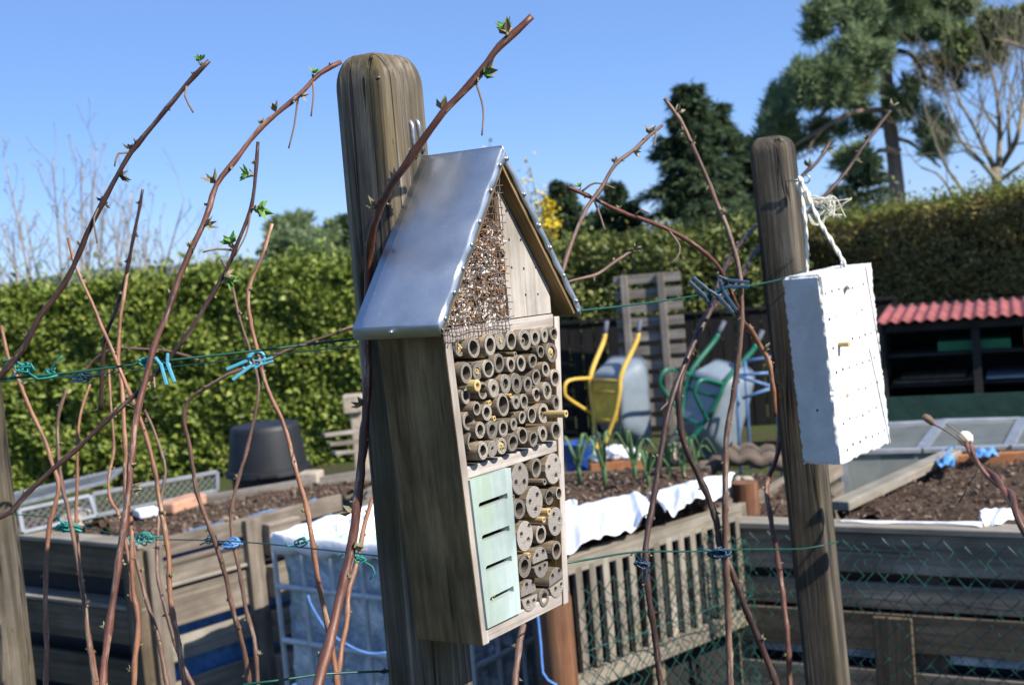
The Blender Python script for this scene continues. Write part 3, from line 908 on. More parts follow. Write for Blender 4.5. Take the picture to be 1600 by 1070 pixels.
tubes(T2([(420, 290, 98, .64, 5, None), (540, 335, 108, .60, 6, None), (735, 245, 138, .74, 7, None), (890, 215, 96, .52, 5, None), (985, 205, 100, .66, 5, None), (1365, 220, 96, .62, 5, 'inner'),
          (310, 445, 132, .64, 6, None), (460, 545, 116, .62, 6, None), (605, 545, 116, .58, 6, None), (735, 525, 100, .62, 6, None), (868, 345, 18, .4, 4, None), (860, 475, 90, .56, 4, None),
          (960, 395, 92, .62, 4, None), (1075, 365, 122, .70, 6, None), (1215, 345, 132, .58, 8, 'inner'),
          (365, 685, 124, .66, 7, None), (495, 790, 122, .60, 9, None), (605, 768, 105, .26, 8, None), (718, 735, 108, .62, 8, 'pith'), (850, 695, 120, .64, 7, None), (968, 610, 125, .70, 8, None),
          (1095, 650, 105, .66, 9, None), (1208, 590, 108, .52, 8, None), (1365, 555, 116, .72, 7, None)]))
tubes(T3([(445, 312, 130, .68, 0, None), (545, 478, 44, .6, 0, None), (240, 800, 135, .60, 0, None), (600, 660, 120, .70, 0, None), (715, 612, 96, .72, 0, None), (168, 655, 30, .5, 0, None)]))
tubes(T4([(395, 100, 112, .66, 0, None), (570, 280, 112, .70, 0, None), (215, 458, 136, .58, 0, None), (435, 808, 108, .60, 0, None)]))
def logs(name, cx, cy, ry, holes, half=0, ang=0.0, mat=None, pr=4):
    """drilled log (half: 1 dome above the flat, -1 bowl below it); holes as pixels"""
    y = -pr / 1000.0
    c = HL(cx, cy, y); r = ry / PX
    n = 30
    if half == 0:
        poly = [(r * (1 + .02 * math.sin(3 * k)) * math.cos(2 * PI * k / n), r * math.sin(2 * PI * k / n)) for k in range(n)]
    else:
        poly = [(r * math.cos(PI * k / 16), half * r * math.sin(PI * k / 16)) for k in range(17)]
        if half < 0: poly = poly[::-1]
    ca, sa = math.cos(ang), math.sin(ang)
    poly = [(x * ca - z * sa, x * sa + z * ca) for x, z in poly]
    Mx = Matrix.Translation((c.x, y, c.z)) @ Matrix.Rotation(PI / 2, 4, 'X') @ Matrix.Translation((0, 0, -.05))
    b = MB(); b.prism(poly, .05, Mx)
    m_ = len(poly)
    b.g = [(v[0] - c.x, v[2] - c.z, v[1]) for v in b.v]
    o = part(name, b, [mat or M_cut, M_bamboo], hotel, world=False, bevel=.0007)
    for p_ in o.data.polygons: p_.material_index = 0 if abs(p_.normal.y) > .8 else 1
    cmb = MB()
    for hxp, hyp in holes:
        q = HL(hxp, hyp, y)
        rr = random.uniform(.0024, .0029)
        cmb.lathe([(0, -.006), (rr, -.006), (rr * .9, .025), (0, .025)], 12, Matrix.Translation((q.x, y + .0, q.z)) @ Matrix.Rotation(-PI / 2, 4, 'X'))
    carve(o, cmb, lambda v: (v[0] - c.x, v[2] - c.z, v[1]))
t3 = lambda a, b: (780 + a / 7.64, 690 + b / 7.64)
t4 = lambda a, b: (790 + a / 7.136, 820 + b / 7.136)
logs('drilled_log', *t3(252, 440), 198 / 7.64, [t3(250, 325), t3(205, 492), t3(302, 480)], pr=0)
logs('drilled_log', *t3(648, 320), 196 / 7.64, [t3(680, 225), t3(600, 310), t3(680, 408)], pr=0, mat=M_cut)
logs('drilled_log', *t3(425, 720), 198 / 7.64, [t3(458, 640), t3(372, 720), t3(440, 815)], pr=0)
logs('drilled_log', *t3(676, 950), 182 / 7.64, [t3(655, 875), t3(722, 930), t3(665, 1045)], pr=0)
logs('drilled_log', *t4(217, 120), 172 / 7.136, [t4(178, 110), t4(256, 165), t4(262, 10)], pr=0)
hang = lambda a, b: (lambda p, q: math.atan2(q.z - p.z, q.x - p.x))(HL(*a), HL(*b))
a1 = hang(t4(285, 450), t4(500, 360))
logs('split_log', *t4(388, 404), 165 / 7.136, [t4(420, 300), t4(352, 345)], 1, a1, M_cutd, 0)
logs('split_log', *t4(398, 438), 158 / 7.136, [t4(385, 495), t4(440, 460)], -1, a1 + .03, M_cutd, 0)
a2 = hang(t4(480, 700), t4(660, 570))
logs('split_log', *t4(570, 630), 168 / 7.136, [t4(600, 515), t4(525, 570)], 1, a2 + .0, M_cutd, 0)
logs('split_log', *t4(572, 652), 165 / 7.136, [t4(622, 670), t4(560, 718)], -1, a2 + .02, M_cut, 0)
a3 = hang(t4(165, 810), t4(370, 720))
logs('split_log', *t4(258, 768), 165 / 7.136, [t4(305, 650), t4(235, 672)], 1, a3, M_cutd, 0)
logs('split_log', *t4(272, 800), 165 / 7.136, [t4(252, 872), t4(318, 850)], -1, a3 + .02, M_cut, 0)
def reed(px, py, r_px, pr, name='reed', deep=.03, mat=None, solidend=False):
    y = -pr / 1000.0; c = HL(px, py, y); r = r_px / PX
    b = MB(); Mx = Matrix.Translation((c.x, y, c.z)) @ Matrix.Rotation(-PI / 2, 4, 'X')
    b.lathe([(r, deep), (r, 0), (r * .8, -.0003), (r * .5, 0), (r * .45, .004), (0, .004)], 16, Mx)
    return part(name, b, mat or M_reed, hotel, world=False, smooth=True)
reed(*(690 + 1485 / 7.62, 600 + 353 / 7.62), 6.0, 27, 'protruding_reed', .07)
reed(*t3(598, 835), 6.0, 6); reed(*t3(535, 930), 5.2, 4)
reed(680 + 505 / 7.62, 490 + 855 / 7.62, 9, 9)
reed(690 + 825 / 7.62, 600 + 140 / 7.62, 4, 4); reed(690 + 575 / 7.62, 600 + 225 / 7.62, 4.5, 4); reed(690 + 630 / 7.62, 600 + 410 / 7.62, 4.2, 5)
reed(680 + 580 / 7.62, 490 + 490 / 7.62, 4.5, 3)
reed(*t4(262, 335), 4.2, 2)
# hanger: two bent iron prongs behind the roof
# ------------------------------------------------------------------ posts
def post(label, c, yaw, w, d_, H, mat, rd=.02, arch=.03, lean=0.0, shift=0.0):
    """w along the front (n side), d_ in depth; rounded head"""
    Mx = Matrix.Translation((c.x + shift, c.y, 0)) @ Matrix.Rotation(lean, 4, fw) @ Matrix.Rotation(yaw, 4, 'Z')
    b = MB(); n = 28
    zs = [-.05, .3, .7, 1.1, H - .12, H - arch]
    rings = [(z, 1, 1) for z in zs]
    K = 9
    for k in range(1, K + 1):
        q = PI / 2 * k / K
        rings.append((H - arch + arch * math.sin(q), (1 - .42 * (1 - math.cos(q))), (1 - .62 * (1 - math.cos(q)))))
    vs = []; gs = []
    for z, sx, sy in rings:
        for k in range(n):
            q = 2 * PI * (k + .5) / n
            cx, sy_ = math.cos(q), math.sin(q)
            e = 0.17
            x = math.copysign(abs(cx) ** e, cx) * w / 2 * sx
            y = math.copysign(abs(sy_) ** e, sy_) * d_ / 2 * sy
            vs.append(Mx @ V(x, y, z)); gs.append((x + c.x * 3, y + c.y, z))
    fs = []
    for i in range(len(rings) - 1):
        for k in range(n):
            k2 = (k + 1) % n
            fs.append((i * n + k, i * n + k2, (i + 1) * n + k2, (i + 1) * n + k))
    fs.append(tuple((len(rings) - 1) * n + k for k in range(n)))
    b.add(vs, fs, gs)
    root = thing('wooden_post', label, 'post', mat=Mx)
    part('timber', b, mat, root, smooth=True)
    return root
PY = DEP + .009
pe = HL(597, 200, PY); pr_ = HL(663, 200, PY)
pw = abs(pr_.x - pe.x) + .004
pd = .050
pc_l = V((pe.x + pr_.x) / 2, PY + pd / 2, 0)
pc = MH @ V(pc_l.x, pc_l.y, .3)
Htop = W(590, 91, (pc - CAM).dot(fw)).z
post_a = post('tall weathered post with a rounded head, carrying the metal-roofed insect hotel', pc, HY, pw, pd, Htop, M_post, arch=.030, lean=R_(.4), shift=-.008)
print('POST A', pc, pw, Htop)
# screws in post A
def on_post(px, py, dep=-.002):
    p = HL(px, py, PY); p.y += dep; return MH @ p
for (px, py, r) in ((617, 162, .0017), (589, 122, .0014)):
    b = MB(); q = Nf.to_track_quat('Z', 'Y').to_matrix().to_4x4(); q.translation = on_post(px, py)
    b.lathe([(r, -.004), (r, .0006), (r * .5, .0014), (0, .0015)], 10, q)
    part('nail', b, M_wire, post_a, smooth=True)
b = MB()
for (xa, ya, xb, yb, xc, yc) in ((636, 192, 640, 222, 645, 246), (646, 190, 650, 216, 655, 238)):
    pa = on_post(xa, ya, -.004); pb = on_post(xb, yb, -.004); pc2 = on_post(xc, yc, -.004)
    b.tube(spline([pa + V(0, 0, -.004) - Nf * .01, pa, pb, pc2], .004), .0024, 8)
part('hanger', b, M_steel, hotel, smooth='all')

pBc = Wp(1237, 300, W(1237, 300, 2.09), fw)
YB = R_(66)
uB = V(math.cos(YB), math.sin(YB), 0); nB = V(math.sin(YB), -math.cos(YB), 0)
wB, dB = .088, .058
cB = pBc + uB * wB / 2 - nB * dB / 2
HB = W(1205, 211, 2.10).z
post_b = post('weathered post with a rounded head behind the hanging white block', cB, YB, wB, dB, HB, M_postb, arch=.026, lean=R_(-1.8), shift=.050)
pL = Wz(5, 600, 1.35)
dL = 2.15
cL = W(-38, 640, dL)
post_c = post('mossy weathered post cut by the left edge of the photo', V(cL.x, cL.y, 0), R_(40), .075, .055, 1.78, M_postb, arch=.03)
b = MB(); sc = W(1249, 281, 2.075)
b.tube([sc + nB * -.02, sc + nB * .004] + [sc + nB * (.010 - .006 * math.cos(a)) + V(0, 0, .006 * math.sin(a)) for a in np.linspace(0, 5.4, 12)], .0013, 6)
part('screw_eye', b, M_steel, post_b, smooth='all')

# ------------------------------------------------------------------ hanging white block
yw, tl, rl = R_(46.92), R_(-1.38), R_(-2.22)
n0 = V(math.sin(yw), -math.cos(yw), 0); uu = V(math.cos(yw), math.sin(yw), 0); zz = V(0, 0, 1)
z2 = zz * math.cos(tl) + n0 * math.sin(tl); n2 = n0 * math.cos(tl) - zz * math.sin(tl)
z3 = z2 * math.cos(rl) + uu * math.sin(rl); u3 = uu * math.cos(rl) - z2 * math.sin(rl)
BO = CAM + V(.4986, 1.93, -.3481)
MBk = Matrix((u3, -n2, z3)).transposed().to_4x4(); MBk.translation = BO
bw, bh, bt = .0760, .271, .0602
block = thing('concrete_block', 'white aerated concrete block drilled with rows of small holes, hanging on a post', 'insect block', mat=MBk)
def blk():
    bm = bmesh.new()
    nx, ny, nz = 32, 16, 70
    def P(i, j, k): return V(-bw + 2 * bw * i / nx, bt * j / ny, bh * k / nz)
    vmap = {}
    def vv(i, j, k):
        if (i, j, k) not in vmap:
            p = P(i, j, k)
            ed = (i in (0, nx)) + (j in (0, ny)) + (k in (0, nz))
            ctr = V(0, bt / 2, bh / 2)
            if ed >= 2:
                amt = abs(random.gauss(.0008, .0009))
                if j == 0 and i == 0: amt = abs(random.gauss(.0017, .0013)) + .010 * max(0, (k - nz + 12) / 12) ** 1.5
                if k == nz: amt += .0035 * max(0, 1 - i / 11)
                d = V((1 if i == 0 else -1 if i == nx else 0), (1 if j == 0 else -1 if j == ny else 0), (1 if k == 0 else -1 if k == nz else 0)).normalized()
                p = p + d * amt
            if i == nx and j <= 2 and k > 17: p.x -= .004 * max(0, math.sin(k * .45) + .4 * math.sin(k * 1.3)) * (1 - j / 3)
            p = p + Vector(unit(1)[0].tolist()) * .0003
            vmap[(i, j, k)] = bm.verts.new(p)
        return vmap[(i, j, k)]
    for k in (0, nz):
        for i in range(nx):
            for j in range(ny): bm.faces.new([vv(i, j, k), vv(i + 1, j, k), vv(i + 1, j + 1, k), vv(i, j + 1, k)])
    for j in (0, ny):
        for i in range(nx):
            for k in range(nz): bm.faces.new([vv(i, j, k), vv(i + 1, j, k), vv(i + 1, j, k + 1), vv(i, j, k + 1)])
    for i in (0, nx):
        for j in range(ny):
            for k in range(nz): bm.faces.new([vv(i, j, k), vv(i, j + 1, k), vv(i, j + 1, k + 1), vv(i, j, k + 1)])
    bmesh.ops.recalc_face_normals(bm, faces=bm.faces)
    me = D.meshes.new('body'); bm.to_mesh(me); bm.free()
    o = D.objects.new('body', me); COL.objects.link(o); o.parent = block
    me.materials.append(M_block)
    me.polygons.foreach_set('use_smooth', [True] * len(me.polygons)); me.set_sharp_from_angle(angle=R_(45))
    return o
bo = blk()
MBi = MBk.inverted()
def BL(px, py): return MBi @ Wp(px, py, BO, n2)
rows = [[(1290, 459), (1300, 455), (1311, 452), (1332, 450), (1349, 444)],
        [(1296, 499), (1306, 494), (1317, 493), (1338, 490), (1347, 484), (1356, 485)],
        [(1302, 544), (1332, 529), (1343, 527), (1352, 523), (1361, 521), (1371, 519)],
        [(1307, 582), (1317, 577), (1327, 574), (1338, 569), (1348, 567), (1358, 563), (1366, 559)],
        [(1313, 621), (1333, 611), (1342, 608), (1353, 606), (1362, 599), (1371, 597), (1380, 592)],
        [(1318, 662), (1328, 654), (1338, 652), (1348, 649), (1358, 642), (1369, 637), (1387, 628)],
        [(1324, 703), (1333, 694), (1344, 690), (1353, 683), (1363, 682), (1373, 677), (1382, 672), (1391, 669)]]
cmb = MB()
for r_ in rows:
    for i, (px, py) in enumerate(r_):
        q = BL(px, py); rr = random.choice((.0014, .0020, .0024, .0018))
        cmb.lathe([(0, -.006), (rr, -.006), (rr, .02), (0, .02)], 8, Matrix.Translation((q.x, 0, q.z)) @ Matrix.Rotation(-PI / 2, 4, 'X'))
q = MBi @ Wp(1277, 641, MBk @ V(-bw, 0, 0), u3)
cmb.lathe([(0, -.006), (.0022, -.006), (.0022, .015), (0, .015)], 8, Matrix.Translation((-bw, q.y, q.z)) @ Matrix.Rotation(PI / 2, 4, 'Y'))
carve(bo, cmb)
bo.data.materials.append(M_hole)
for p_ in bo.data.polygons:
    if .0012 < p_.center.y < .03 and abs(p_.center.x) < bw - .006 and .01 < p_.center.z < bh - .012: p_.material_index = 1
b = MB()                                     # saw cut down the front
for a, c_ in (((1358, 545), (1394, 690)), ((1352, 418), (1383, 560))):
    A_ = BL(*a); C_ = BL(*c_)
    b.beam(V(min(A_.x, bw - .006), -.0003, A_.z), V(min(C_.x, bw - .004), -.0003, C_.z), .0009, .0009, V(0, 1, 0))
part('saw_line', b, M_darkvoid, block, world=False)
def peg(px, py, ln, r, name='reed_peg'):
    q = BL(px, py); b = MB()
    b.lathe([(r, .01), (r, -ln), (r * .7, -ln - .0003), (r * .4, -ln), (0, -ln + .002)], 12, Matrix.Translation((q.x, 0, q.z)) @ Matrix.Rotation(-PI / 2, 4, 'X'))
    part(name, b, M_reed, block, world=False, smooth=True)
peg(1311, 538, .016, .0036); peg(1324, 617, .001, .0030); peg(1325, 448, .002, .003)
b = MB()
q = V(BL(1327, 430).x, .012, bh)
b.tube([q + V(0, 0, -.01), q] + [q + V(.006 - .006 * math.cos(a), 0, .010 * math.sin(a)) for a in np.linspace(0, PI, 8)] + [q + V(.012, 0, -.01)], .0009, 6)
part('wire_loop', b, M_steel, block, world=False, smooth='all')
st = MB()
def wpix(l, d): return [W(x, y, d + (dd if False else 0)) for x, y in l]
KN = 2.045
def strand(l, d0, d1, r, n=6, tw=2):
    pts = [W(x, y, d0 + (d1 - d0) * i / (len(l) - 1)) for i, (x, y) in enumerate(l)]
    pp = spline(pts, .004)
    for t in range(tw):
        st.tube([p + RX * (r * .7 * math.cos(i * .55 + t * PI)) + UP * (r * .7 * math.sin(i * .55 + t * PI)) for i, p in enumerate(pp)], r, n)
strand([(1249, 276), (1252, 300), (1258, 340), (1261, 390), (1262, 430)], 2.06, 2.0, .0017)
strand([(1250, 278), (1262, 305), (1280, 345), (1300, 378), (1318, 410), (1325, 440), (1326, 449)], 2.05, 1.915, .0021)
strand([(1247, 285), (1256, 306), (1262, 318), (1258, 300), (1264, 310)], 2.05, 2.04, .0034)
for k in range(16):
    dx = random.uniform(-6, 6); tgt = random.choice([(1327, 312), (1326, 318), (1318, 340), (1286, 352), (1280, 345), (1300, 340), (1327, 314), (1322, 309)])
    l = [(1262, 310 + dx * .4), (1280 + dx, 313 + random.uniform(-6, 8)), (1300 + dx * .5, 316 + random.uniform(-10, 18)), (tgt[0] + dx * .7, tgt[1] + random.uniform(-4, 4))]
    strand(l, 2.04, 2.03 + random.uniform(-.01, .01), random.uniform(.0004, .0010), 5, 1)
for k in range(5):
    strand([(1268, 320), (1290 + 6 * k, 325 + 4 * k), (1285 + 3 * k, 345 - 3 * k), (1270 + 2 * k, 352), (1263, 335)], 2.04, 2.035, .0006, 5, 1)
solo('hanging_string', st, M_string, 'cream string with frayed ends tied through the hanging white block', 'string', smooth='all')

# ================================================================== RASPBERRY CANES
def bud_mesh(name, n, L, w, mat, spread=.8, seed=0):
    rs = np.random.default_rng(seed)
    vs = []; fs = []
    for k in range(n):
        a = 2 * PI * k / n + rs.uniform(-.4, .4); tl_ = spread * rs.uniform(.25, 1.0)
        d = np.array([math.cos(a) * math.sin(tl_), math.sin(a) * math.sin(tl_), math.cos(tl_)])
        nn = np.array([math.cos(a), math.sin(a), -.3]); 
        bb = np.cross(d, nn); bb /= np.linalg.norm(bb)
        l = L * rs.uniform(.6, 1.1); ww = w * rs.uniform(.7, 1.1)
        b = len(vs)
        nn = np.cross(bb, d)
        vs += [np.zeros(3), d * l * .45 + bb * ww * .5 + nn * ww * .25, d * l * .45 - bb * ww * .5 + nn * ww * .25, d * l + nn * ww * .3, d * l * .4 - nn * ww * .35]
        fs += [(b, b + 1, b + 3), (b, b + 3, b + 2), (b, b + 4, b + 1), (b, b + 2, b + 4), (b + 1, b + 4, b + 3), (b + 4, b + 2, b + 3)]
    me = D.meshes.new(name); me.from_pydata([tuple(v) for v in vs], [], fs); me.materials.append(mat)
    return me
BUDS = [bud_mesh('bud', 4 + i % 3, .0085 + .001 * (i % 3), .0042, M_bud, .75, i) for i in range(5)]
BUDSD = [bud_mesh('bud', 4 + i % 2, .009, .0045, M_budd, .8, 20 + i) for i in range(3)]
LEAFY = [bud_mesh('young_leaves', 6, .013, .008, M_leaf, 1.0, 40 + i) for i in range(3)]
NUB = [bud_mesh('bud', 3, .006, .0045, M_bud, .5, 60 + i) for i in range(3)]
canes = []
def cane(label, pts, d, w0, w1, mat, buds=.045, big=(), leafy=(), stalks=(), seed=0, dark=False, ground=True, scl=1.0, group='raspberry canes tied to the wires'):
    """pts: photo pixels from the tip down; d: distance (start, end) or one per point; w0, w1: width in photo pixels at tip and bottom"""
    rs = random.Random(seed * 13 + 5)
    n = len(pts)
    if not hasattr(d, '__len__'): d = (d, d)
    if len(d) == 2 and n != 2:
        seg = [0]
        for i in range(1, n): seg.append(seg[-1] + math.hypot(pts[i][0] - pts[i - 1][0], pts[i][1] - pts[i - 1][1]))
        d = [d[0] + (d[1] - d[0]) * s_ / seg[-1] for s_ in seg]
    P = [W(x, y, dd) for (x, y), dd in zip(pts, d)]
    S_ = spline(P, .008)
    m = len(S_)
    R0 = w0 / 2 * d[0] / F * .87; R1 = w1 / 2 * d[-1] / F * .87
    if ground and pts[-1][1] >= 1030:
        e = S_[-1]; prev = (S_[-1] - S_[-6]).normalized()
        tail = spline([e, e + prev * .12, V(e.x + prev.x * .3, e.y + prev.y * .3 + .02, e.z * .5), V(e.x + prev.x * .34, e.y + prev.y * .3 + .03, -.02)], .03)[1:]
    else: tail = []
    base = (tail or S_)[-1]
    root = thing('raspberry_cane', label, 'raspberry cane', base, group=group)
    rad = []; nodes = []; acc = 0.0; nxt = rs.uniform(.01, .03); side = 1
    for i in range(m):
        t = i / (m - 1)
        r = R0 + (R1 - R0) * t
        if i: acc += (S_[i] - S_[i - 1]).length
        if acc >= nxt:
            nodes.append(i); nxt += buds * rs.uniform(.7, 1.35)
        rad.append(r * (1 + .05 * rs.uniform(-1, 1)))
    for i in nodes:
        for k, a in ((i - 1, 1.10), (i, 1.24), (i + 1, 1.08)):
            if 0 <= k < m: rad[k] *= a
    for i in range(3, m - 1):
        S_[i] = S_[i] + RX * rs.uniform(-1, 1) * rad[i] * .10 + UP * rs.uniform(-1, 1) * rad[i] * .1
    b = MB()
    S2 = S_ + tail
    rad2 = rad + [R1] * len(tail)
    b.tube(S2, rad2, 10, True, .10)
    part('stem', b, mat, root, smooth='all')
    def put(me, p, dirv, sc, nm):
        o = D.objects.new(nm, me); COL.objects.link(o); o.parent = root
        q = dirv.to_track_quat('Z', 'Y').to_matrix().to_4x4() @ Matrix.Rotation(rs.uniform(0, 6), 4, 'Z') @ Matrix.Scale(sc, 4)
        q.translation = p - root.location
        o.matrix_basis = q
    for j, i in enumerate(nodes):
        p = S_[i]; t = (S_[max(i - 3, 0)] - S_[min(i + 3, m - 1)]).normalized()
        side = -side
        lat = (RX * side * rs.uniform(.5, 1) - fw * rs.uniform(-.5, .9)); lat = (lat - t * lat.dot(t)).normalized()
        dv_ = (lat * .8 + t * .75).normalized()
        me = (rs.choice(BUDSD) if dark else rs.choice(NUB if rs.random() < .55 else BUDS))
        put(me, p + lat * rad[i] * .85, dv_, rs.uniform(.4, .8) * (1 + (scl - 1) * .4), 'bud')
    def nearest(px, py):
        return min(range(m), key=lambda i: (W_inv(S_[i])[0] - px) ** 2 + (W_inv(S_[i])[1] - py) ** 2)
    for (px, py, dx, dy, sc) in big:
        i = nearest(px, py); dv_ = (RX * dx - UP * dy - fw * .2).normalized()
        put(rs.choice(BUDSD if dark else BUDS), S_[i] + dv_ * rad[i] * .8, dv_, sc * scl * 1.3, 'bud')
    for (px, py, dx, dy, sc) in leafy:
        i = nearest(px, py); dv_ = (RX * dx - UP * dy - fw * .2).normalized()
        put(rs.choice(BUDS), S_[i] + dv_ * rad[i] * .8, dv_, sc * .9 * scl, 'bud')
        put(rs.choice(LEAFY), S_[i] + dv_ * (rad[i] + .004), dv_, sc * scl, 'young_leaves')
    for l in stalks:
        i = nearest(*l[0]); dd = (S_[i] - CAM).dot(fw)
        b = MB(); pp = [S_[i]] + [W(x, y, dd - .004 * (k + 1)) for k, (x, y) in enumerate(l[1:])]
        sp_ = spline(pp, .006); rr = max(.00055, 1.5 * dd / F)
        b.tube(sp_, [rr * (1.25 - .4 * k / len(sp_)) for k in range(len(sp_))], 6)
        part('leaf_stalk', b, M_stalk, root, smooth='all')
    canes.append(root)
    return root
def W_inv(p):
    v = p - CAM; z = v.dot(fw)
    return 800 + F * v.dot(RX) / z, 535 - F * v.dot(UP) / z

cane('dark cane at far left arching up to a cut tip against the sky', [(327, 95), (292, 132), (250, 183), (205, 238), (183, 275), (160, 318), (143, 350), (128, 385), (108, 430), (85, 465), (62, 495), (35, 545), (0, 588), (-60, 660), (-100, 800), (-110, 1075)], (1.13, 1.13), 8, 12, M_cane_dark, dark=True, seed=1,
     big=[(183, 272, 1, .1, 1.0), (195, 232, -.3, -1, .8), (150, 310, -.4, -1, .6)], leafy=[(305, 108, -.2, -1, .6)],
     stalks=[[(292, 125), (289, 150), (302, 176)], [(195, 230), (185, 240), (179, 260)], [(150, 308), (147, 340), (152, 380)]])
cane('long red cane arching over to the tall post head, longest on the left', [(533, 97), (500, 115), (466, 150), (432, 178), (400, 208), (368, 250), (338, 290), (322, 340), (298, 392), (276, 445), (262, 490), (244, 532), (229, 587), (213, 653), (206, 712), (198, 797), (187, 866), (173, 963), (163, 1032), (161, 1075)], (1.19, 1.02), 8, 13, M_cane_red, seed=2,
     big=[(427, 180, -.3, -1, 1.0), (330, 290, -.5, -1, 1.1), (315, 348, 1, -.2, .9), (293, 392, -.2, -1, .7), (213, 757, .9, .1, 1.0), (470, 148, 1, -.1, .8)], leafy=[(490, 118, .2, -1, .55)],
     stalks=[[(468, 148), (460, 195), (451, 232)], [(488, 116), (490, 150), (486, 182)]])
cane('dark red cane slanting from upper middle left down to the left edge', [(403, 222), (399, 275), (392, 327), (372, 377), (354, 421), (323, 475), (300, 512), (271, 551), (229, 600), (170, 653), (124, 698), (88, 728), (39, 774), (16, 800), (-40, 850), (-70, 1075)], (1.12, 1.08), 6, 10, M_cane_dark, seed=3,
     big=[(350, 435, 1, -.2, .9)], leafy=[(398, 282, -.8, -.2, .8), (393, 325, 1, .1, 1.15), (362, 383, -.3, -1, .9), (345, 430, .9, .4, .8)],
     stalks=[[(362, 390), (340, 389), (317, 394)], [(392, 330), (385, 365), (367, 400)], [(235, 590), (241, 596), (242, 606)]])
cane('short dark cane ending below the sky beside a bare shrub', [(223, 296), (217, 330), (211, 359), (203, 400), (197, 430), (187, 465), (180, 490), (167, 519), (160, 570), (158, 640)], (1.7, 1.75), 5, 8, M_cane_dark, dark=True, seed=4, ground=False, scl=1.5)
cane('tan cane behind crossing the wire, forked partner of the short dark cane', [(199, 425), (194, 460), (188, 499), (185, 561), (190, 600), (193, 646), (196, 712), (196, 771), (204, 811), (206, 852), (208, 921), (216, 970), (211, 1032), (209, 1075)], (1.72, 1.6), 6, 9, M_cane_tan, seed=5, scl=1.4)
cane('tan cane crossing from the hedge top to lower left centre', [(106, 372), (119, 417), (146, 478), (158, 508), (170, 535), (193, 591), (222, 663), (242, 735), (249, 783), (263, 863), (266, 935), (277, 997), (289, 1075)], (1.6, 1.5), 5, 10, M_cane_tan, seed=6, scl=1.3)
cane('slim pinkish tan cane leaning right in front of the black tub', [(425, 350), (408, 404), (388, 453), (391, 500), (403, 550), (417, 604), (445, 668), (462, 733), (480, 797), (493, 880), (499, 916), (514, 987), (523, 1039), (528, 1075)], (1.55, 1.45), 6, 10, M_cane_tan, seed=7, scl=1.3)
cane('brown cane bowing left through the turquoise clip and down', [(552, 510), (504, 528), (462, 542), (417, 562), (385, 575), (358, 584), (322, 606), (297, 623), (287, 651), (297, 702), (308, 769), (329, 828), (349, 887), (363, 949), (380, 1011), (391, 1075)], (1.62, 1.72), 5, 9, M_cane_brown, seed=8, scl=1.3)
cane('thin brown cane just left of the black tub centre', [(345, 405), (359, 430), (375, 500), (389, 542), (403, 592), (403, 622), (396, 657), (386, 702), (363, 786), (363, 838), (373, 887), (384, 949), (398, 1004), (403, 1075)], (1.85, 1.8), 4, 8, M_cane_brown, seed=9, scl=1.4)
cane('leftmost tan cane rising beside the mossy post', [(2, 509), (13, 558), (29, 594), (49, 643), (69, 685), (82, 725), (92, 758), (84, 795), (76, 831), (71, 925), (73, 1011), (71, 1075)], (1.6, 1.5), 6, 9, M_cane_tan, seed=10, scl=1.2)
cane('brown cane through the lower left teal tie', [(105, 607), (92, 646), (90, 695), (98, 764), (104, 786), (118, 856), (130, 925), (138, 994), (149, 1075)], (1.75, 1.7), 6, 9, M_cane_brown, seed=11, scl=1.3)
cane('thin tan cane joining the brown cane at the lower left tie', [(141, 600), (126, 646), (121, 695), (121, 744), (119, 797), (121, 845), (126, 908), (134, 960), (142, 1010), (153, 1075)], (1.8, 1.72), 4, 8, M_cane_tan, seed=12, scl=1.3)
cane('thin crooked cane ending at the dark upright cane', [(170, 574), (173, 633), (178, 699), (170, 744), (172, 780), (183, 797), (190, 822), (202, 880), (206, 940)], (1.85, 1.75), 4, 6, M_cane_tan, seed=13, ground=False, scl=1.3)
cane('thin brown cane running behind the tan cane at lower left', [(226, 640), (242, 676), (258, 728), (254, 766), (247, 828), (246, 894), (256, 942), (275, 1008), (289, 1046), (303, 1075)], (1.9, 1.75), 4, 8, M_cane_brown, seed=14, scl=1.3)
cane('low brown cane in front of the dark planks of the left bed', [(205, 836), (211, 866), (228, 935), (246, 991), (256, 1040), (262, 1075)], (1.8, 1.75), 6, 9, M_cane_brown, seed=15, scl=1.3)
cane('pale horizontal cane crossing the hedge behind the upper wire', [(125, 590), (150, 560), (180, 545), (215, 545), (265, 549), (310, 562)], (2.0, 1.95), 5, 5, M_cane_brown, seed=16, ground=False, scl=1.3)
cane('thickest red cane running past the metal roof to a cut tip above it', [(831, 26), (808, 48), (781, 72), (762, 98), (742, 124), (715, 152), (691, 177), (674, 202), (658, 224), (634, 258), (612, 290), (597, 316), (588, 340), (581, 365), (577, 400), (575, 460), (574, 520), (574, 584), (571, 654), (563, 740), (553, 830), (542, 888), (523, 968), (505, 1040), (496, 1075)],
     [1.075, 1.075, 1.075, 1.075, 1.075, 1.075, 1.075, 1.075, 1.08, 1.085, 1.095, 1.11, 1.12, 1.135, 1.15, 1.16, 1.165, 1.165, 1.165, 1.16, 1.15, 1.14, 1.12, 1.10, 1.09], 12, 19, M_cane_red, buds=.06, seed=17,
     big=[(790, 55, -.2, -1, 1.3), (752, 118, 1, -.2, 1.2), (685, 175, -.2, -1, 1.2), (583, 322, -.7, -.6, 1.1), (568, 630, -1, -.5, 1.1), (556, 795, -1, -.4, 1.2), (548, 860, .8, -.3, 1.1)], leafy=[(748, 122, .9, -.4, .7), (787, 58, -.3, -1, .75)],
     stalks=[[(752, 128), (755, 170), (753, 212)]])
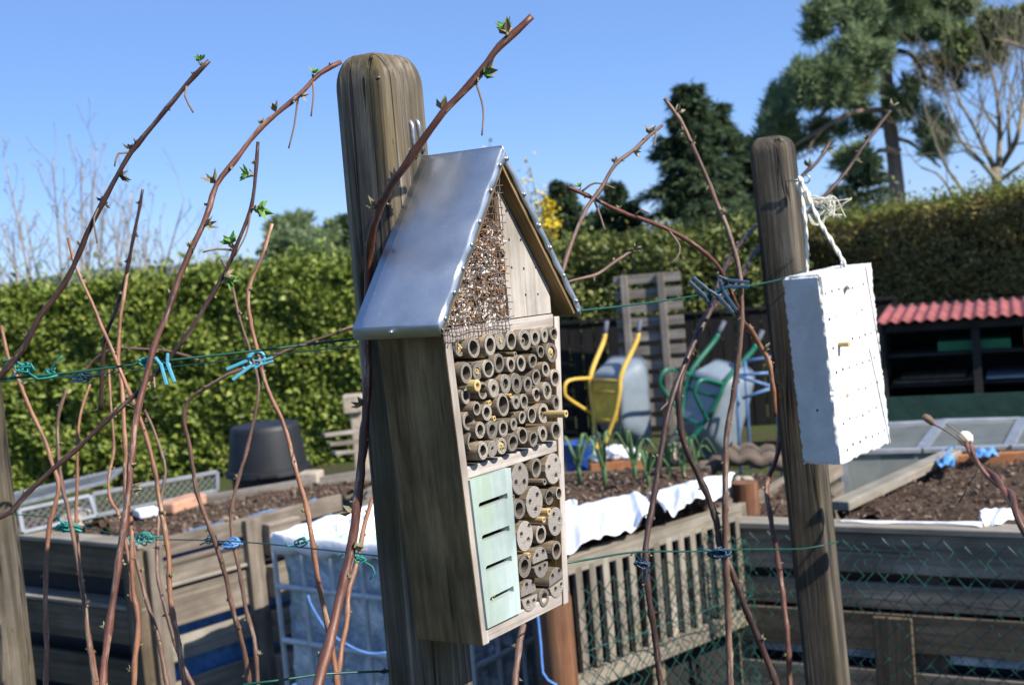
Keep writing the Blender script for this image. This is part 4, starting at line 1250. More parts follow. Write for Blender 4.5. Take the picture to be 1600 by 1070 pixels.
cane('orange cane just left of the tall post, low in front of the tank', [(582, 777), (568, 826), (560, 870), (545, 925), (542, 968), (533, 1018), (526, 1075)], (1.6, 1.5), 7, 10, M_cane_tan, seed=18, scl=1.2)
cane('reddish cane leaning left to a tip before the spruce', [(1038, 154), (1062, 187), (1082, 228), (1101, 271), (1119, 315), (1139, 362), (1149, 399), (1157, 436), (1158, 512), (1147, 609), (1135, 684), (1133, 796), (1134, 866), (1137, 942), (1141, 1075)], (1.72, 1.75), 7, 12, M_cane_brown, seed=19, scl=1.2,
     big=[(1062, 175, .5, -.8, 1.1), (1066, 205, -1, -.4, .9), (1085, 232, .1, -1, .8)])
cane('purple brown cane arching from behind the roof to the right', [(1035, 196), (1015, 212), (995, 231), (961, 258), (941, 292), (917, 325), (900, 362), (884, 406), (874, 450), (868, 520)], (1.6, 1.5), 6, 9, M_cane_brown, seed=20, ground=False, scl=1.25,
     big=[(1012, 205, -.2, -1, 1.1), (990, 236, 1, .1, .8), (963, 256, -.3, -1, .7)], stalks=[[(1028, 203), (1024, 218), (1020, 230)]])
cane('red cane nearly level, reaching left to a tip near the roof', [(887, 292), (927, 310), (968, 330), (1028, 352), (1075, 376), (1116, 409), (1132, 436), (1147, 467), (1158, 497), (1169, 512), (1191, 546), (1206, 580), (1218, 640), (1215, 707), (1198, 759), (1206, 818), (1220, 907), (1231, 1004), (1234, 1075)], [1.6, 1.62, 1.64, 1.68, 1.7, 1.72, 1.74, 1.76, 1.78, 1.79, 1.85, 1.95, 2.2, 2.2, 2.15, 2.1, 2.08, 2.05, 2.05], 7, 10, M_cane_red, seed=21, scl=1.2,
     leafy=[(905, 300, -.3, -1, .5)], stalks=[[(930, 310), (937, 335), (945, 360)], [(990, 335), (1003, 328), (1014, 333)], [(1045, 358), (1062, 385), (1058, 402), (1048, 412)], [(905, 296), (930, 286), (960, 294)]])
cane('short twig low between roof edge and pallet', [(988, 391), (961, 409), (934, 428), (897, 438), (868, 446)], (1.7, 1.65), 6, 5, M_cane_brown, seed=22, ground=False, scl=1.2, big=[(984, 393, .9, -.5, .9)])
cane('dark cane passing behind the right post to a tip before the pine trunk', [(1397, 166), (1350, 227), (1322, 268), (1290, 305), (1240, 350), (1186, 386), (1159, 432), (1125, 470), (1102, 495), (1079, 546), (1061, 609), (1064, 669), (1075, 707), (1096, 752), (1117, 804), (1125, 852), (1144, 894), (1165, 949), (1186, 1001), (1206, 1049), (1214, 1075)],
     [2.35, 2.33, 2.32, 2.3, 2.28, 2.22, 2.05, 1.85, 1.82, 1.78, 1.75, 1.75, 1.75, 1.75, 1.75, 1.75, 1.75, 1.75, 1.75, 1.75, 1.75], 6, 12, M_cane_dark, seed=23, scl=1.3, big=[(1393, 170, .2, -1, 1.3), (1350, 222, -.1, -1, 1.0), (1335, 255, 1, -.2, 1.0)], stalks=[[(1061, 612), (1046, 626), (1028, 644)]])
cane('dark cane with a tip just above the post string, dipping far left', [(1297, 222), (1278, 252), (1253, 275), (1215, 320), (1181, 354), (1150, 390), (1128, 430), (1112, 480), (1080, 545), (1049, 624), (1034, 699), (1020, 786), (1009, 856), (1013, 925), (1023, 994), (1033, 1075)],
     [2.35, 2.33, 2.32, 2.3, 2.22, 2.05, 1.9, 1.8, 1.76, 1.72, 1.7, 1.68, 1.66, 1.65, 1.65, 1.65], 6, 11, M_cane_dark, seed=24, scl=1.2, big=[(1262, 262, -.2, -1, 1.2), (1290, 235, 1, .2, 1.0)])
cane('brown cane hanging below the insect hotel floor', [(818, 975), (812, 1000), (807, 1040), (804, 1075)], (1.5, 1.45), 11, 11, M_cane_brown, seed=25)
cane('sunlit stretch painted orange over the red cane below the dark blue clips', [(1169, 508), (1183, 532), (1191, 546), (1200, 562), (1207, 600), (1211, 650)], (1.73, 1.78), 9, 8, M_cane_tan, seed=26, ground=False, scl=1.2, big=[(1196, 542, .8, -.4, .8)])  # tan copy over the red cane's bend, coloured as its lit stretch
tw = MB()
for k in range(2):
    pts = [(1512, 690), (1524, 718), (1540, 735), (1556, 750), (1570, 765), (1580, 778), (1596, 815), (1640, 880)]
    pp = spline([W(x, y, 1.95 - .03 * i) for i, (x, y) in enumerate(pts)], .006)
    tw.tube([p + RX * (.0035 * math.cos(i * .28 + k * PI)) + UP * (.0035 * math.sin(i * .28 + k * PI)) for i, p in enumerate(pp)], [.0026 + .003 * i / len(pp) for i in range(len(pp))], 7)
tb = W(1640, 880, 1.7)
tw.tube(spline([tb, tb + V(.05, 0, -.2), V(tb.x + .08, tb.y, 0)], .05), .006, 7)
vine = thing('twisted_vine', 'twisted brown vine at the right edge below the cold frame', 'vine', V(tb.x + .08, tb.y, 0))
part('stem', tw, M_cane_red, vine, smooth='all')
for k, (a, c_) in enumerate((((1512, 690), (1478, 662)), ((1520, 705), (1495, 680)), ((1530, 730), (1512, 760)), ((1512, 760), (1498, 785)))):
    b = MB(); b.tube(spline([W(*a, 1.95), W((a[0] + c_[0]) / 2 + 2, (a[1] + c_[1]) / 2 - 2, 1.96), W(*c_, 1.97)], .01), .0011, 5); part('tendril', b, M_stalk, vine, smooth='all')
b = MB(); kc = W(1508, 685, 1.99); b.lathe([(.0001, -.012), (.007, -.0105), (.0112, -.004), (.0118, .002), (.008, .009), (.0001, .0118)], 18, Matrix.Translation(kc) @ Matrix.Rotation(.5, 4, 'Y'))
solo('wooden_ball', b, M_string, 'small pale wooden ball on top of the twisted vine', 'ball', smooth='all')
b = MB(); b.tube([W(1441, 650, 2.02), W(1444, 651, 2.02), W(1450, 654, 2.02), W(1457, 660, 2.02), W(1462, 664, 2.015), W(1480, 674, 2.0), W(1502, 690, 1.965), W(1518, 708, 1.95)], [.002, .0052, .0062, .005, .0016, .0012, .0011, .0011], 9)
solo('dry_twig', b, M_stalk, 'thin dry twig with a tan cork-like head leaning out from the twisted vine', 'twig', smooth='all')

# ------------------------------------------------------------------ wires
def wire(label, l, r=.0011, mat=None):
    b = MB(); pp = spline([W(x, y, d) for x, y, d in l], .03); b.tube(pp, r, 6)
    solo('wire', b, mat or M_greenwire, label, 'wire', group='green wires strung between the posts', smooth='all')
wire('upper green wire running left from the hotel post through the turquoise clips', [(-60, 596, 1.16), (50, 588, 1.17), (120, 581, 1.18), (245, 565, 1.19), (400, 548, 1.2), (556, 529, 1.235), (575, 527, 1.26)], .0011)
wire('thinner second wire just under the upper left wire', [(-60, 600, 1.6), (90, 590, 1.6), (250, 575, 1.55), (450, 552, 1.5), (556, 541, 1.45), (600, 536, 1.4)], .0007)
wire('upper right wire from behind the hotel to the block post', [(860, 490, 1.36), (900, 486, 1.4), (1000, 475, 1.55), (1080, 463, 1.7), (1190, 443, 1.95), (1228, 434, 2.055), (1236, 432, 2.075), (1252, 424, 2.06), (1258, 423, 2.09)], .0011)
wire('lower left wire sagging across the planks to the tall post', [(-40, 800, 2.1), (60, 806, 2.05), (100, 815, 2.0), (210, 840, 1.85), (300, 843, 1.75), (400, 848, 1.6), (500, 858, 1.45), (598, 869, 1.3)], .0009)
wire('lower right wire with dark blue ties from hotel to block post', [(880, 880, 1.36), (923, 873, 1.4), (996, 862, 1.55), (1089, 861, 1.7), (1150, 858, 1.85), (1256, 857, 2.055), (1285, 852, 2.07), (1309, 846, 2.08)], .0011)
wire('bottom wire crossing in front of the tank', [(380, 1069, 1.15), (430, 1063, 1.16), (500, 1053, 1.17), (600, 1048, 1.2), (612, 1047, 1.22), (680, 1052, 1.25), (712, 1052, 1.28)], .0012)

# ------------------------------------------------------------------ clips and ties
def tie(label, px, py, d, size, mat, seed, tails=(), turns=9, name='cane_tie', cat='tie', r=None, group='twine ties on the canes'):
    rs = random.Random(seed); c = W(px, py, d); s_ = size * d / F; b = MB()
    pts = []
    for k in range(turns * 4):
        a = k * 1.35 + rs.uniform(-.3, .3)
        pts.append(c + RX * (s_ * .5 * math.cos(a) * rs.uniform(.2, 1.15)) + UP * (s_ * .30 * math.sin(a) * rs.uniform(.1, 1.2)) + fw * (s_ * .3 * math.sin(a * .63)) * rs.uniform(.6, 1))
    b.tube(spline(pts, s_ * .12), r or max(.0009, s_ * .045), 5)
    for l in tails:
        pp = [c] + [W(x, y, d - .004) for x, y in l]
        b.tube(spline(pp, .006), r or max(.0009, s_ * .05), 5)
    solo(name, b, mat, label, cat, group=group, smooth='all')
tie('teal twine tie at the left edge where the dark cane meets the wire', 38, 575, 1.165, 34, M_teal, 1, [[(20, 560), (4, 566)], [(48, 568), (55, 580)], [(16, 590)], [(60, 592), (90, 586)]], 5)
tie('teal twine tie on the upper wire, second from the left edge', 75, 583, 1.6, 22, M_teal, 2, [[(90, 562), (98, 556)], [(86, 575), (85, 580)]], 3)
tie('blue green tie behind crossing thin canes under the upper wire', 128, 590, 1.75, 30, M_clipd, 3, [[(138, 593)], [(105, 590), (95, 588)], [(165, 586)]], 4)
tie('teal twine knot left of the first turquoise clip', 226, 565, 1.185, 22, M_teal, 4, [[(240, 560), (246, 565)], [(214, 562)]], 4)
tie('teal tie on the lower wire at far left', 105, 822, 1.75, 40, M_teal, 5, [[(88, 808), (84, 813)], [(128, 830)]], 6)
tie('green tie where the tan cane crosses the lower wire', 222, 842, 1.7, 34, M_teal, 6, [[(205, 848), (200, 838)], [(250, 838), (262, 840)]], 4)
tie('blue tie on the lean cane above the blue tarp', 330, 843, 1.75, 26, M_clipd, 7, [[(312, 851)], [(338, 836)]], 5)
tie('broad blue tie to the left of the white liner', 362, 850, 1.8, 32, M_bluetarp, 8, [[(345, 861)], [(372, 843)]], 6)
tie('green twine tied round the cane in front of the tank', 470, 848, 1.5, 30, M_teal, 9, [[(450, 853), (447, 848)], [(485, 843)]], 3)
tie('loose green twine beside the thick dark cane', 560, 872, 1.45, 26, M_teal, 10, [[(535, 866), (530, 870)], [(582, 885), (586, 895), (578, 905)]], 4)
tie('dark blue tie low on the cane before the lattice', 1003, 880, 1.64, 26, M_clipd, 11, [[(990, 862), (985, 868)], [(1012, 900), (1002, 912)], [(1018, 885)]], 6)
tie('dark blue tie where two canes meet the lower right wire', 1126, 864, 1.74, 40, M_clipd, 12, [[(1100, 858), (1090, 858)], [(1140, 868), (1142, 860)]], 8)
tie('small black twist on the bottom wire by the post', 600, 1048, 1.19, 14, M_black, 13, [[(608, 1048)]], 4)
def clip(label, px, py, d, ang, size, mat, ring=True, open_=.25, group='plastic plant clips', flip=1):
    """spring clip: two prongs, a coil body and two grips, lying in the picture plane direction ang (degrees)"""
    c = W(px, py, d); s_ = size * d / F
    a = R_(ang); ax = RX * math.cos(a) - UP * math.sin(a); bx = RX * math.sin(a) + UP * math.cos(a)
    root = thing('plant_clip', label, 'plant clip', c, group=group)
    for k in (-1, 1):
        b = MB()
        e = c + ax * s_ * .95 + bx * k * s_ * open_
        q = c + bx * k * s_ * .16
        b.beam(q - ax * s_ * .15, e, s_ * .16, s_ * .22, fw)
        b.beam(q - ax * s_ * .1, c - ax * s_ * .6 + bx * k * s_ * .34, s_ * .13, s_ * .22, fw)
        part('jaw', b, mat, root, bevel=s_ * .03)
    b = MB(); b.tube([c + ax * (s_ * .2 * math.cos(t)) + bx * s_ * .2 * math.sin(t) + fw * s_ * .03 * t for t in np.linspace(0, 12, 40)], s_ * .05, 6)
    part('spring', b, mat, root, smooth='all')
    if ring:
        b = MB(); rc = c - ax * s_ * .55
        b.tube([rc + ax * (s_ * .42 * math.cos(t)) + bx * s_ * .36 * math.sin(t) for t in np.linspace(.3, 5.9, 26)], s_ * .08, 7)
        part('ring', b, mat, root, smooth='all')
clip('turquoise clip with two prongs hanging down on the red cane', 258, 572, 1.10, 72, 30, M_clip, False, .22)
clip('turquoise clip with an open ring on the tan canes', 385, 570, 1.52, 150, 32, M_clip, True, .3)
clip('small turquoise clip jaw pointing right past the tan cane', 408, 566, 1.50, -15, 20, M_clip, False, .12)
clip('dark blue clip pointing level at the cane crossing right of the hotel', 1140, 443, 1.72, 3, 32, M_clipd, False, .10)
clip('dark blue clip slanting up left of the cane crossing', 1103, 458, 1.72, 222, 34, M_clipd, False, .12)
clip('dark blue clip slanting down over the cane crossing', 1128, 462, 1.70, 52, 34, M_clipd, False, .10)

# ================================================================== RAISED BEDS
BZ = .72
def soil_patch(name, quad, z, seed, n=26, amp=.02, chipsn=1400, chip=.02, mat=None, cmat=None):
    a, b_, c, d_ = [Vector(q) for q in quad]
    rs = np.random.default_rng(seed)
    g_ = MB(); rows = []
    H_ = rs.normal(0, amp * .45, (n + 1, n + 1))
    for i in range(n + 1):
        row = []
        for j in range(n + 1):
            s_, t = i / n, j / n
            p = a.lerp(b_, s_).lerp(d_.lerp(c, s_), t)
            p.z = z + H_[i, j] + amp * math.sin(i * .7 + seed) * math.sin(j * .9)
            row.append(p)
        rows.append(row)
    g_.grid(rows)
    for k in range(chipsn):
        s_, t = rs.random(), rs.random()
        p = a.lerp(b_, s_).lerp(d_.lerp(c, s_), t); p.z = z + amp * math.sin(s_ * n * .7 + seed) * math.sin(t * n * .9) + rs.uniform(0, .014)
        w_ = Quaternion(unit(1)[0].tolist(), rs.uniform(0, 6)).to_matrix()
        L = chip * rs.uniform(.3, 1.0) * (1.8 if rs.random() < .06 else 1)
        g_.frame_box(p, w_.col[0], w_.col[1], w_.col[2], L / 2, L * .22, L * .1)
    o = solo(name, g_, [mat or M_soil, cmat or M_mulch], kind='stuff')
    ng = n * n
    for i, p_ in enumerate(o.data.polygons):
        if i >= ng: p_.material_index = 1
        else: p_.use_smooth = True
    return o
# --- right bed
A = Wz(1098, 814, .80); B_ = Wz(1600, 830, .80)
dr = (B_ - A); dr.z = 0; Lr = dr.length; dr.normalize()
Bx = A + dr * (Lr * 1.35)
back_r = V(-dr.y, dr.x, 0)
if back_r.y < 0: back_r = -back_r
rb = thing('raised_bed', 'large raised bed of grey stacked planks behind green chain link', 'raised bed', V(A.x, A.y, 0))
def plank_on(root, a, d, L, z0, z1, mat, off=0.0, th=.024, name='plank', nrm=None, s0=0.0, s1=None):
    nrm = nrm or back_r
    b = MB(); s1 = L if s1 is None else s1
    p0 = a + d * s0 - nrm * off; p1 = a + d * s1 - nrm * off
    p0 = V(p0.x, p0.y, (z0 + z1) / 2) + nrm * th / 2; p1 = V(p1.x, p1.y, (z0 + z1) / 2 + random.uniform(-.004, .004)) + nrm * th / 2
    b.beam(p0, p1, th, z1 - z0)
    return part(name, b, mat, root, bevel=.003)
L2 = Lr * 1.35
plank_on(rb, A, dr, L2, .785, .803, M_plankl, .012, .085, 'cap_board')
plank_on(rb, A, dr, L2, .672, .783, M_plank, .0)
plank_on(rb, A, dr, L2, .572, .642, M_plank, .0, s0=.02)
plank_on(rb, A, dr, L2, .455, .560, M_plankd, .004, s0=.0)
plank_on(rb, A, dr, L2, .30, .40, M_plank, .004)
plank_on(rb, A, dr, L2, .17, .28, M_plankd, .004)
plank_on(rb, A, dr, L2, .02, .15, M_plankd, .004)
for s_ in (.02, .62, 1.15):
    b = MB(); p = A + dr * s_ + back_r * .05
    b.beam(V(p.x, p.y, 0), V(p.x, p.y, .775), .05, .09, dr); part('corner_post', b, M_plankd, rb, bevel=.003)
pbk = Wp(1397, 1010, A - back_r * .03, back_r)
b = MB(); q = V(pbk.x, pbk.y, 0) - back_r * .0
b.beam(V(q.x, q.y, .02), V(q.x, q.y, .56), .016, .105, dr)
b.g = b.g; part('upright_board', b, M_plankd, rb, bevel=.003)
b = MB(); b.beam(A + dr * .1 + back_r * .06 + V(0, 0, .44 - A.z), A + dr * L2 + back_r * .06 + V(0, 0, .44 - A.z), .01, .05); part('liner_strip', b, M_foil, rb)
b = MB(); b.beam(V(A.x, A.y, .37) + back_r * .09 + dr * .05, V(Bx.x, Bx.y, .37) + back_r * .09, .01, .72); part('liner', b, M_darkliner, rb)
Ab = A + back_r * 1.35; Bb = Bx + back_r * 1.35
for (a_, c_, nn) in ((A, Ab, -dr), (Bx, Bb, dr)):
    dd_ = (c_ - a_); dd_.z = 0; LL = dd_.length; dd_.normalize()
    for z0, z1 in ((.672, .783), (.52, .64), (.37, .49), (.2, .33), (.03, .17)):
        plank_on(rb, a_ + dd_ * .03, dd_, LL, z0, z1, M_plank, 0, .024, 'side_plank', nn)
soil_patch('bed_soil', [Wz(1306, 806, .765), Bx + back_r * .03, Bb + V(0, 0, 0), Wz(1494, 714, .765)], .765, 3, 30, .018, 2600, .015)
soil_patch('bed_soil', [A + back_r * .03 + dr * .03, Wz(1306, 806, .745), Wz(1300, 772, .745), Wz(1165, 740, .745)], .745, 5, 16, .02, 500, .016)
b = MB(); p0 = Wz(1312, 790, .80); p1 = Wz(1490, 708, .80)
b.beam(p0, p1, .06, .028); solo('plank', b, M_plankl, 'weathered plank lying slantwise across the right bed soil', 'plank', bevel=.003)
b = MB(); b.beam(Wz(1492, 722, .775), Wz(1640, 714, .775), .03, .05); solo('edge_board', b, M_terra, 'thin brown board along the far edge of the right bed', 'board', bevel=.003)
def rag(name, label, cat, l, z, mat, n=10, amp=.018):
    b = MB(); pts = [Wz(x, y, z) for x, y in l]
    rows = []
    for i in range(n + 1):
        t = i / n; p = pts[0].lerp(pts[1], t); q = pts[3].lerp(pts[2], t)
        rows.append([p.lerp(q, j / n) + V(random.uniform(-1, 1) * amp * .4, random.uniform(-1, 1) * amp * .4, abs(random.gauss(0, amp))) for j in range(n + 1)])
    b.grid(rows); o = solo(name, b, mat, label, cat, smooth='all'); s_ = o.modifiers.new('thick', 'SOLIDIFY'); s_.thickness = .0015
    return o
rag('tarp_scrap', 'crumpled light blue tarp scrap at the plank end', 'tarp', [(1462, 735), (1492, 735), (1492, 702), (1472, 704)], .80, M_bluetarp, 9, .012)
rag('tarp_scrap', 'crumpled light blue tarp scrap on the thin brown board', 'tarp', [(1520, 718), (1562, 716), (1552, 706), (1522, 706)], .80, M_bluetarp, 8, .010)
def sheet_px(name, label, cat, top, bot, mat, n=18, amp=.01, puff=.016):
    """sheet between two 3-D polylines"""
    tp = spline(top, 10); 
    def at(l, t):
        k = t * (len(l) - 1); i = min(int(k), len(l) - 2); return l[i].lerp(l[i + 1], k - i)
    b = MB(); rows = []
    m_ = 8
    for i in range(n + 1):
        t = i / n; p = at(top, t); q = at(bot, t)
        row = []
        for j in range(m_ + 1):
            s_ = j / m_; x = p.lerp(q, s_)
            x = x + V(0, 0, puff * math.sin(PI * s_) + amp * (.9 * math.sin(i * .83 + 2.1 * math.sin(i * .37)) + .7 * math.sin(i * 2.3 + 1.7 * math.sin(i * .9) + j * .5)) * (.25 + s_)) + V(random.gauss(0, amp * .2), random.gauss(0, amp * .3), random.gauss(0, amp * .3))
            row.append(x)
        rows.append(row)
    b.grid(rows); o = solo(name, b, mat, label, cat, smooth='all')
    s_ = o.modifiers.new('thick', 'SOLIDIFY'); s_.thickness = .0015
    ss = o.modifiers.new('soft', 'SUBSURF'); ss.levels = 1; ss.render_levels = 1
    return o
b = MB()
sheet_px('fleece_strip', 'torn white fleece corner by the twisted vine on the right bed edge', 'fleece', [Wz(1533, 803, .815), Wz(1556, 793, .82), Wz(1590, 800, .82)], [Wz(1530, 818, .806), Wz(1550, 821, .806), Wz(1592, 812, .806)], M_white, 9, .012)
sheet_px('liner_edge', 'thin white liner edge along the front of the right bed', 'liner', [Wz(1312, 812, .808), Wz(1400, 813, .81), Wz(1470, 815, .81), Wz(1535, 814, .815)], [Wz(1310, 814, .806), Wz(1400, 816, .806), Wz(1470, 818, .806), Wz(1535, 822, .806)], M_white, 14, .002, .0)

# --- centre bed with lattice side
LA = W(888, 868, 3.40); LB = W(1152, 790, 3.86)
zc = (LA.z + LB.z) / 2
dl = (LB - LA); dl.z = 0; Ll = dl.length; dl.normalize()
nl = V(-dl.y, dl.x, 0)
if nl.y < 0: nl = -nl
LS = LA - dl * .06
Lt = Ll + .06
cb = thing('lattice_bed', 'compost bed with upright slatted lattice side under white sheets', 'raised bed', V(LS.x, LS.y, 0))
zlo = W(905, 1060, 3.42).z
b = MB(); b.beam(V(LS.x, LS.y, zc - .018), V(LB.x, LB.y, zc - .018), .035, .045); part('top_rail', b, M_slat, cb, bevel=.003)
b = MB(); b.beam(V(LS.x, LS.y, zlo - .01), V(LB.x, LB.y, zlo - .01), .035, .05); part('bottom_rail', b, M_slat, cb, bevel=.003)
ns = 15
for i in range(ns):
    p = LS + dl * (Lt * (i + .5) / ns) - nl * .012
    b = MB(); b.beam(V(p.x, p.y, zlo + .016), V(p.x, p.y, zc - .042), .012, .036, nl)
    b = MB(); b.frame_box(V(p.x, p.y, (zlo + zc) / 2 - .008), dl, nl, V(0, 0, 1), .0118, .006, (zc - zlo) / 2 - .018)
    part('slat', b, M_slat, cb, bevel=.002)
b = MB(); q0 = LS + nl * .06; q1 = LB + nl * .06
b.beam(V(q0.x, q0.y, zc / 2 - .02), V(q1.x, q1.y, zc / 2 - .02), .01, zc - .06); part('liner', b, M_darkvoid, cb)
far0 = Wz(872, 745, zc - .02); far1 = Wz(1110, 735, zc - .02)
soil_patch('bed_soil', [LS + nl * .07, LB + nl * .07, far1, far0], zc - .02, 7, 22, .018, 1500, .016)
b = MB(); b.beam(V(far0.x, far0.y, zc - .04), V(far1.x, far1.y, zc - .04), .03, .07); part('far_board', b, M_plankd, cb, bevel=.003)
for q0_, q1_ in ((LB, far1), (LS, far0)):
    b = MB(); b.beam(V(q0_.x, q0_.y, zc / 2 - .03), V(q1_.x, q1_.y, zc / 2 - .03), .03, zc - .08); part('end_board', b, M_plankd, cb)
for s_ in (0.0, .5, 1.0):
    p = LS + dl * (Lt * s_) + nl * .035
    b = MB(); b.beam(V(p.x, p.y, 0), V(p.x, p.y, zlo + .3), .05, .05, dl); part('support_post', b, M_plankd, cb)
def on_lat(px, py, off=-.04): return Wp(px, py, LA + nl * off, nl)
sheet_px('white_sheet', 'large white plastic sheet folded over the lattice rail beside the hotel', 'sheet', [Wz(850, 805, zc + .02), Wz(900, 789, zc + .02), Wz(950, 778, zc + .02), Wz(995, 768, zc + .02), Wz(1012, 775, zc + .02)],
         [on_lat(850, 872), on_lat(897, 853), on_lat(930, 846), on_lat(958, 840), on_lat(990, 828), on_lat(1008, 806), on_lat(1024, 818)], M_white, 22, .010)
sheet_px('white_sheet', 'smaller white plastic sheet at the far end of the lattice', 'sheet', [Wz(1008, 772, zc + .03), Wz(1060, 757, zc + .03), Wz(1105, 745, zc + .03), Wz(1150, 738, zc + .03)],
         [on_lat(1040, 800, -.03), on_lat(1058, 800, -.03), on_lat(1085, 785, -.03), on_lat(1110, 782, -.03), on_lat(1140, 763, -.03)], M_white, 18, .010)
sheet_px('sheet_scrap', 'small white scrap on the soil next to the hotel wall', 'sheet', [Wz(872, 795, zc + .01), Wz(892, 780, zc + .03), Wz(902, 788, zc + .02)], [Wz(872, 806, zc + .01), Wz(890, 796, zc + .01), Wz(903, 796, zc + .01)], M_white, 8, .006)
pp = W(872, 1000, 3.15)
rp = MB(); rp.tube([V(pp.x, pp.y, z) for z in (0, .3, .6, .815, .83)], [.041, .041, .040, .040, .036], 18, True, .02)
solo('round_post', rp, M_logred, 'reddish round wooden post standing below the hotel corner', 'post', smooth=True)
# leeks
for i, (px, py, hpx, lab) in enumerate(((905, 752, 75, 'leek plant nearest to the hotel wall'), (945, 756, 85, 'leek with curled leaf in front of the blue tub'), (992, 748, 80, 'tall broad leek before the terracotta tray'), (1013, 758, 55, 'short yellowing leek beside the tall broad leek'), (1045, 745, 60, 'drooping leek under the green wheelbarrow wheel'), (1068, 745, 66, 'upright slim leek with dry tips'), (1086, 744, 62, 'rightmost leek of the row'))):
    c = Wz(px, py, zc - .01); dd = (c - CAM).dot(fw); H = hpx * dd / F
    root = thing('leek_plant', lab, 'leek', c, group='leeks growing in the centre bed')
    b = MB(); b.tube([c + V(0, 0, -.02), c + V(.002, 0, H * .2), c + V(.0, 0, H * .4)], [.008, .0075, .006], 8); part('shank', b, M_leek, root, smooth='all')
    rr = random.Random(i)
    for k in range(5):
        a = k * 2.4 + i; out = H * rr.uniform(.25, .55); hh = H * rr.uniform(.7, 1.05); w_ = .007
        dirn = RX * math.cos(a) + fw * math.sin(a) * .5; b = MB(); rows = []
        pts = spline([c + V(0, 0, H * .25), c + dirn * out * .35 + V(0, 0, hh * .75), c + dirn * out * .75 + V(0, 0, hh), c + dirn * out * 1.3 + V(0, 0, hh * rr.uniform(.35, .8))], H * .09)
        for j, p in enumerate(pts):
            ww = w_ * (1 - (j / (len(pts) - 1)) ** 2) + .0008; sd = RX * math.sin(a + .6) + fw * math.cos(a + .6)
            rows.append([p + sd * ww, p - UP * ww * .35, p - sd * ww])
        b.grid(rows); o = part('leaf', b, M_leek, root, smooth='all'); s_ = o.modifiers.new('t', 'SOLIDIFY'); s_.thickness = .001

# --- left bed of pallet collars
Cn = Wz(222, 850, BZ); Cl = Wz(30, 835, BZ); Cr = Wz(432, 797, BZ); Cf = Wz(585, 736, BZ); 
d1 = (Cl - Cn); d1.z = 0; L1 = d1.length * 1.5; d1.normalize()
d2 = (Cr - Cn); d2.z = 0; L2_ = d2.length * 1.55; d2.normalize()
n1 = V(d1.y, -d1.x, 0); n1 = n1 if n1.y < 0 else -n1
n2_ = V(d2.y, -d2.x, 0); n2_ = n2_ if n2_.y < 0 else -n2_
lb = thing('raised_bed', 'raised bed of dark planks and pallet collars at lower left', 'raised bed', V(Cn.x, Cn.y, 0))
for (z0, z1, mat, off, th, nm) in ((.705, .722, M_plankl, .02, .09, 'cap_board'), (.585, .703, M_plankd, 0, .025, 'plank'), (.485, .50, M_plankl, .035, .10, 'ledge_board'), (.36, .483, M_plankd, .03, .025, 'plank'), (.18, .30, M_plankd, .03, .025, 'plank'), (.02, .13, M_plankd, .03, .025, 'plank')):
    plank_on(lb, Cn, d1, L1, z0, z1, mat, off, th, nm, -n1)
for (z0, z1, mat, off, th, s0, nm) in ((.655, .722, M_plank, 0, .022, .0, 'plank'), (.555, .638, M_plank, .0, .022, .0, 'plank'), (.545, .557, M_plankl, .012, .09, .02, 'ledge_board'), (.40, .53, M_plank, .0, .022, .05, 'plank'), (.275, .36, M_plankl, .0, .022, .0, 'plank'), (.10, .20, M_plank, .0, .022, .0, 'plank')):
    plank_on(lb, Cn, d2, L2_, z0, z1, mat, off, th, nm, -n2_, s0=s0)
b = MB(); q = Cn + d2 * .03 - n2_ * .03
b.beam(V(Cn.x, Cn.y, .36) + d2 * .02 - n2_ * .08, V(Cn.x, Cn.y, .36) + d2 * L2_ - n2_ * .08, .01, .70); part('blue_liner', b, M_bluetarp, lb)
b = MB(); b.beam(V(Cn.x, Cn.y, .35) - n1 * .09 + d1 * .02, V(Cn.x, Cn.y, .35) + d1 * L1 - n1 * .09, .01, .68); part('liner', b, M_darkliner, lb)
for (s_, zt, w_) in ((.03, .70, .06), (.07 + (Cr - Cn).length * .66, .715, .07)):
    p = Cn + d2 * s_ + n2_ * .012
    b = MB(); b.beam(V(p.x, p.y, 0), V(p.x, p.y, zt), w_, .03, n2_); b.g = b.g; part('upright', b, M_plank, lb, bevel=.003)
p = Cn + d1 * .03 + n1 * .02
b = MB(); b.beam(V(p.x, p.y, 0), V(p.x, p.y, .70), .06, .06, d1); part('upright', b, M_plankd, lb, bevel=.003)
for z in (.08, .25, .42, .58):
    b = MB(); p = Cn + d2 * ((Cr - Cn).length * .97) + n2_ * .02
    b.frame_box(V(p.x, p.y, z + .05), d2, n2_, V(0, 0, 1), .075, .05, .06); part('pallet_block', b, M_plank, lb, bevel=.004)
e1 = Cn + d1 * L1; e2 = Cn + d2 * L2_
soil_patch('bed_soil', [Cn - n1 * .04 - n2_ * .04, e2 - n2_ * .04, Wz(600, 742, BZ), Wz(140, 800, BZ)], BZ - .02, 11, 30, .016, 2200, .016)
soil_patch('bed_soil', [Cn - n1 * .05, Wz(160, 805, BZ), Wz(60, 790, BZ), e1 - n1 * .05], BZ - .05, 12, 12, .016, 400, .016)
f0, f1_ = Wz(262, 790, BZ), Wz(600, 736, BZ)
b = MB(); b.beam(V(f0.x, f0.y, BZ - .06), V(f1_.x, f1_.y, BZ - .06), .03, .16); part('far_board', b, M_pallet, lb, bevel=.003)
b = MB(); b.beam(V(f0.x, f0.y, .3), V(f1_.x, f1_.y, .3), .03, .55); part('far_board', b, M_plankd, lb)
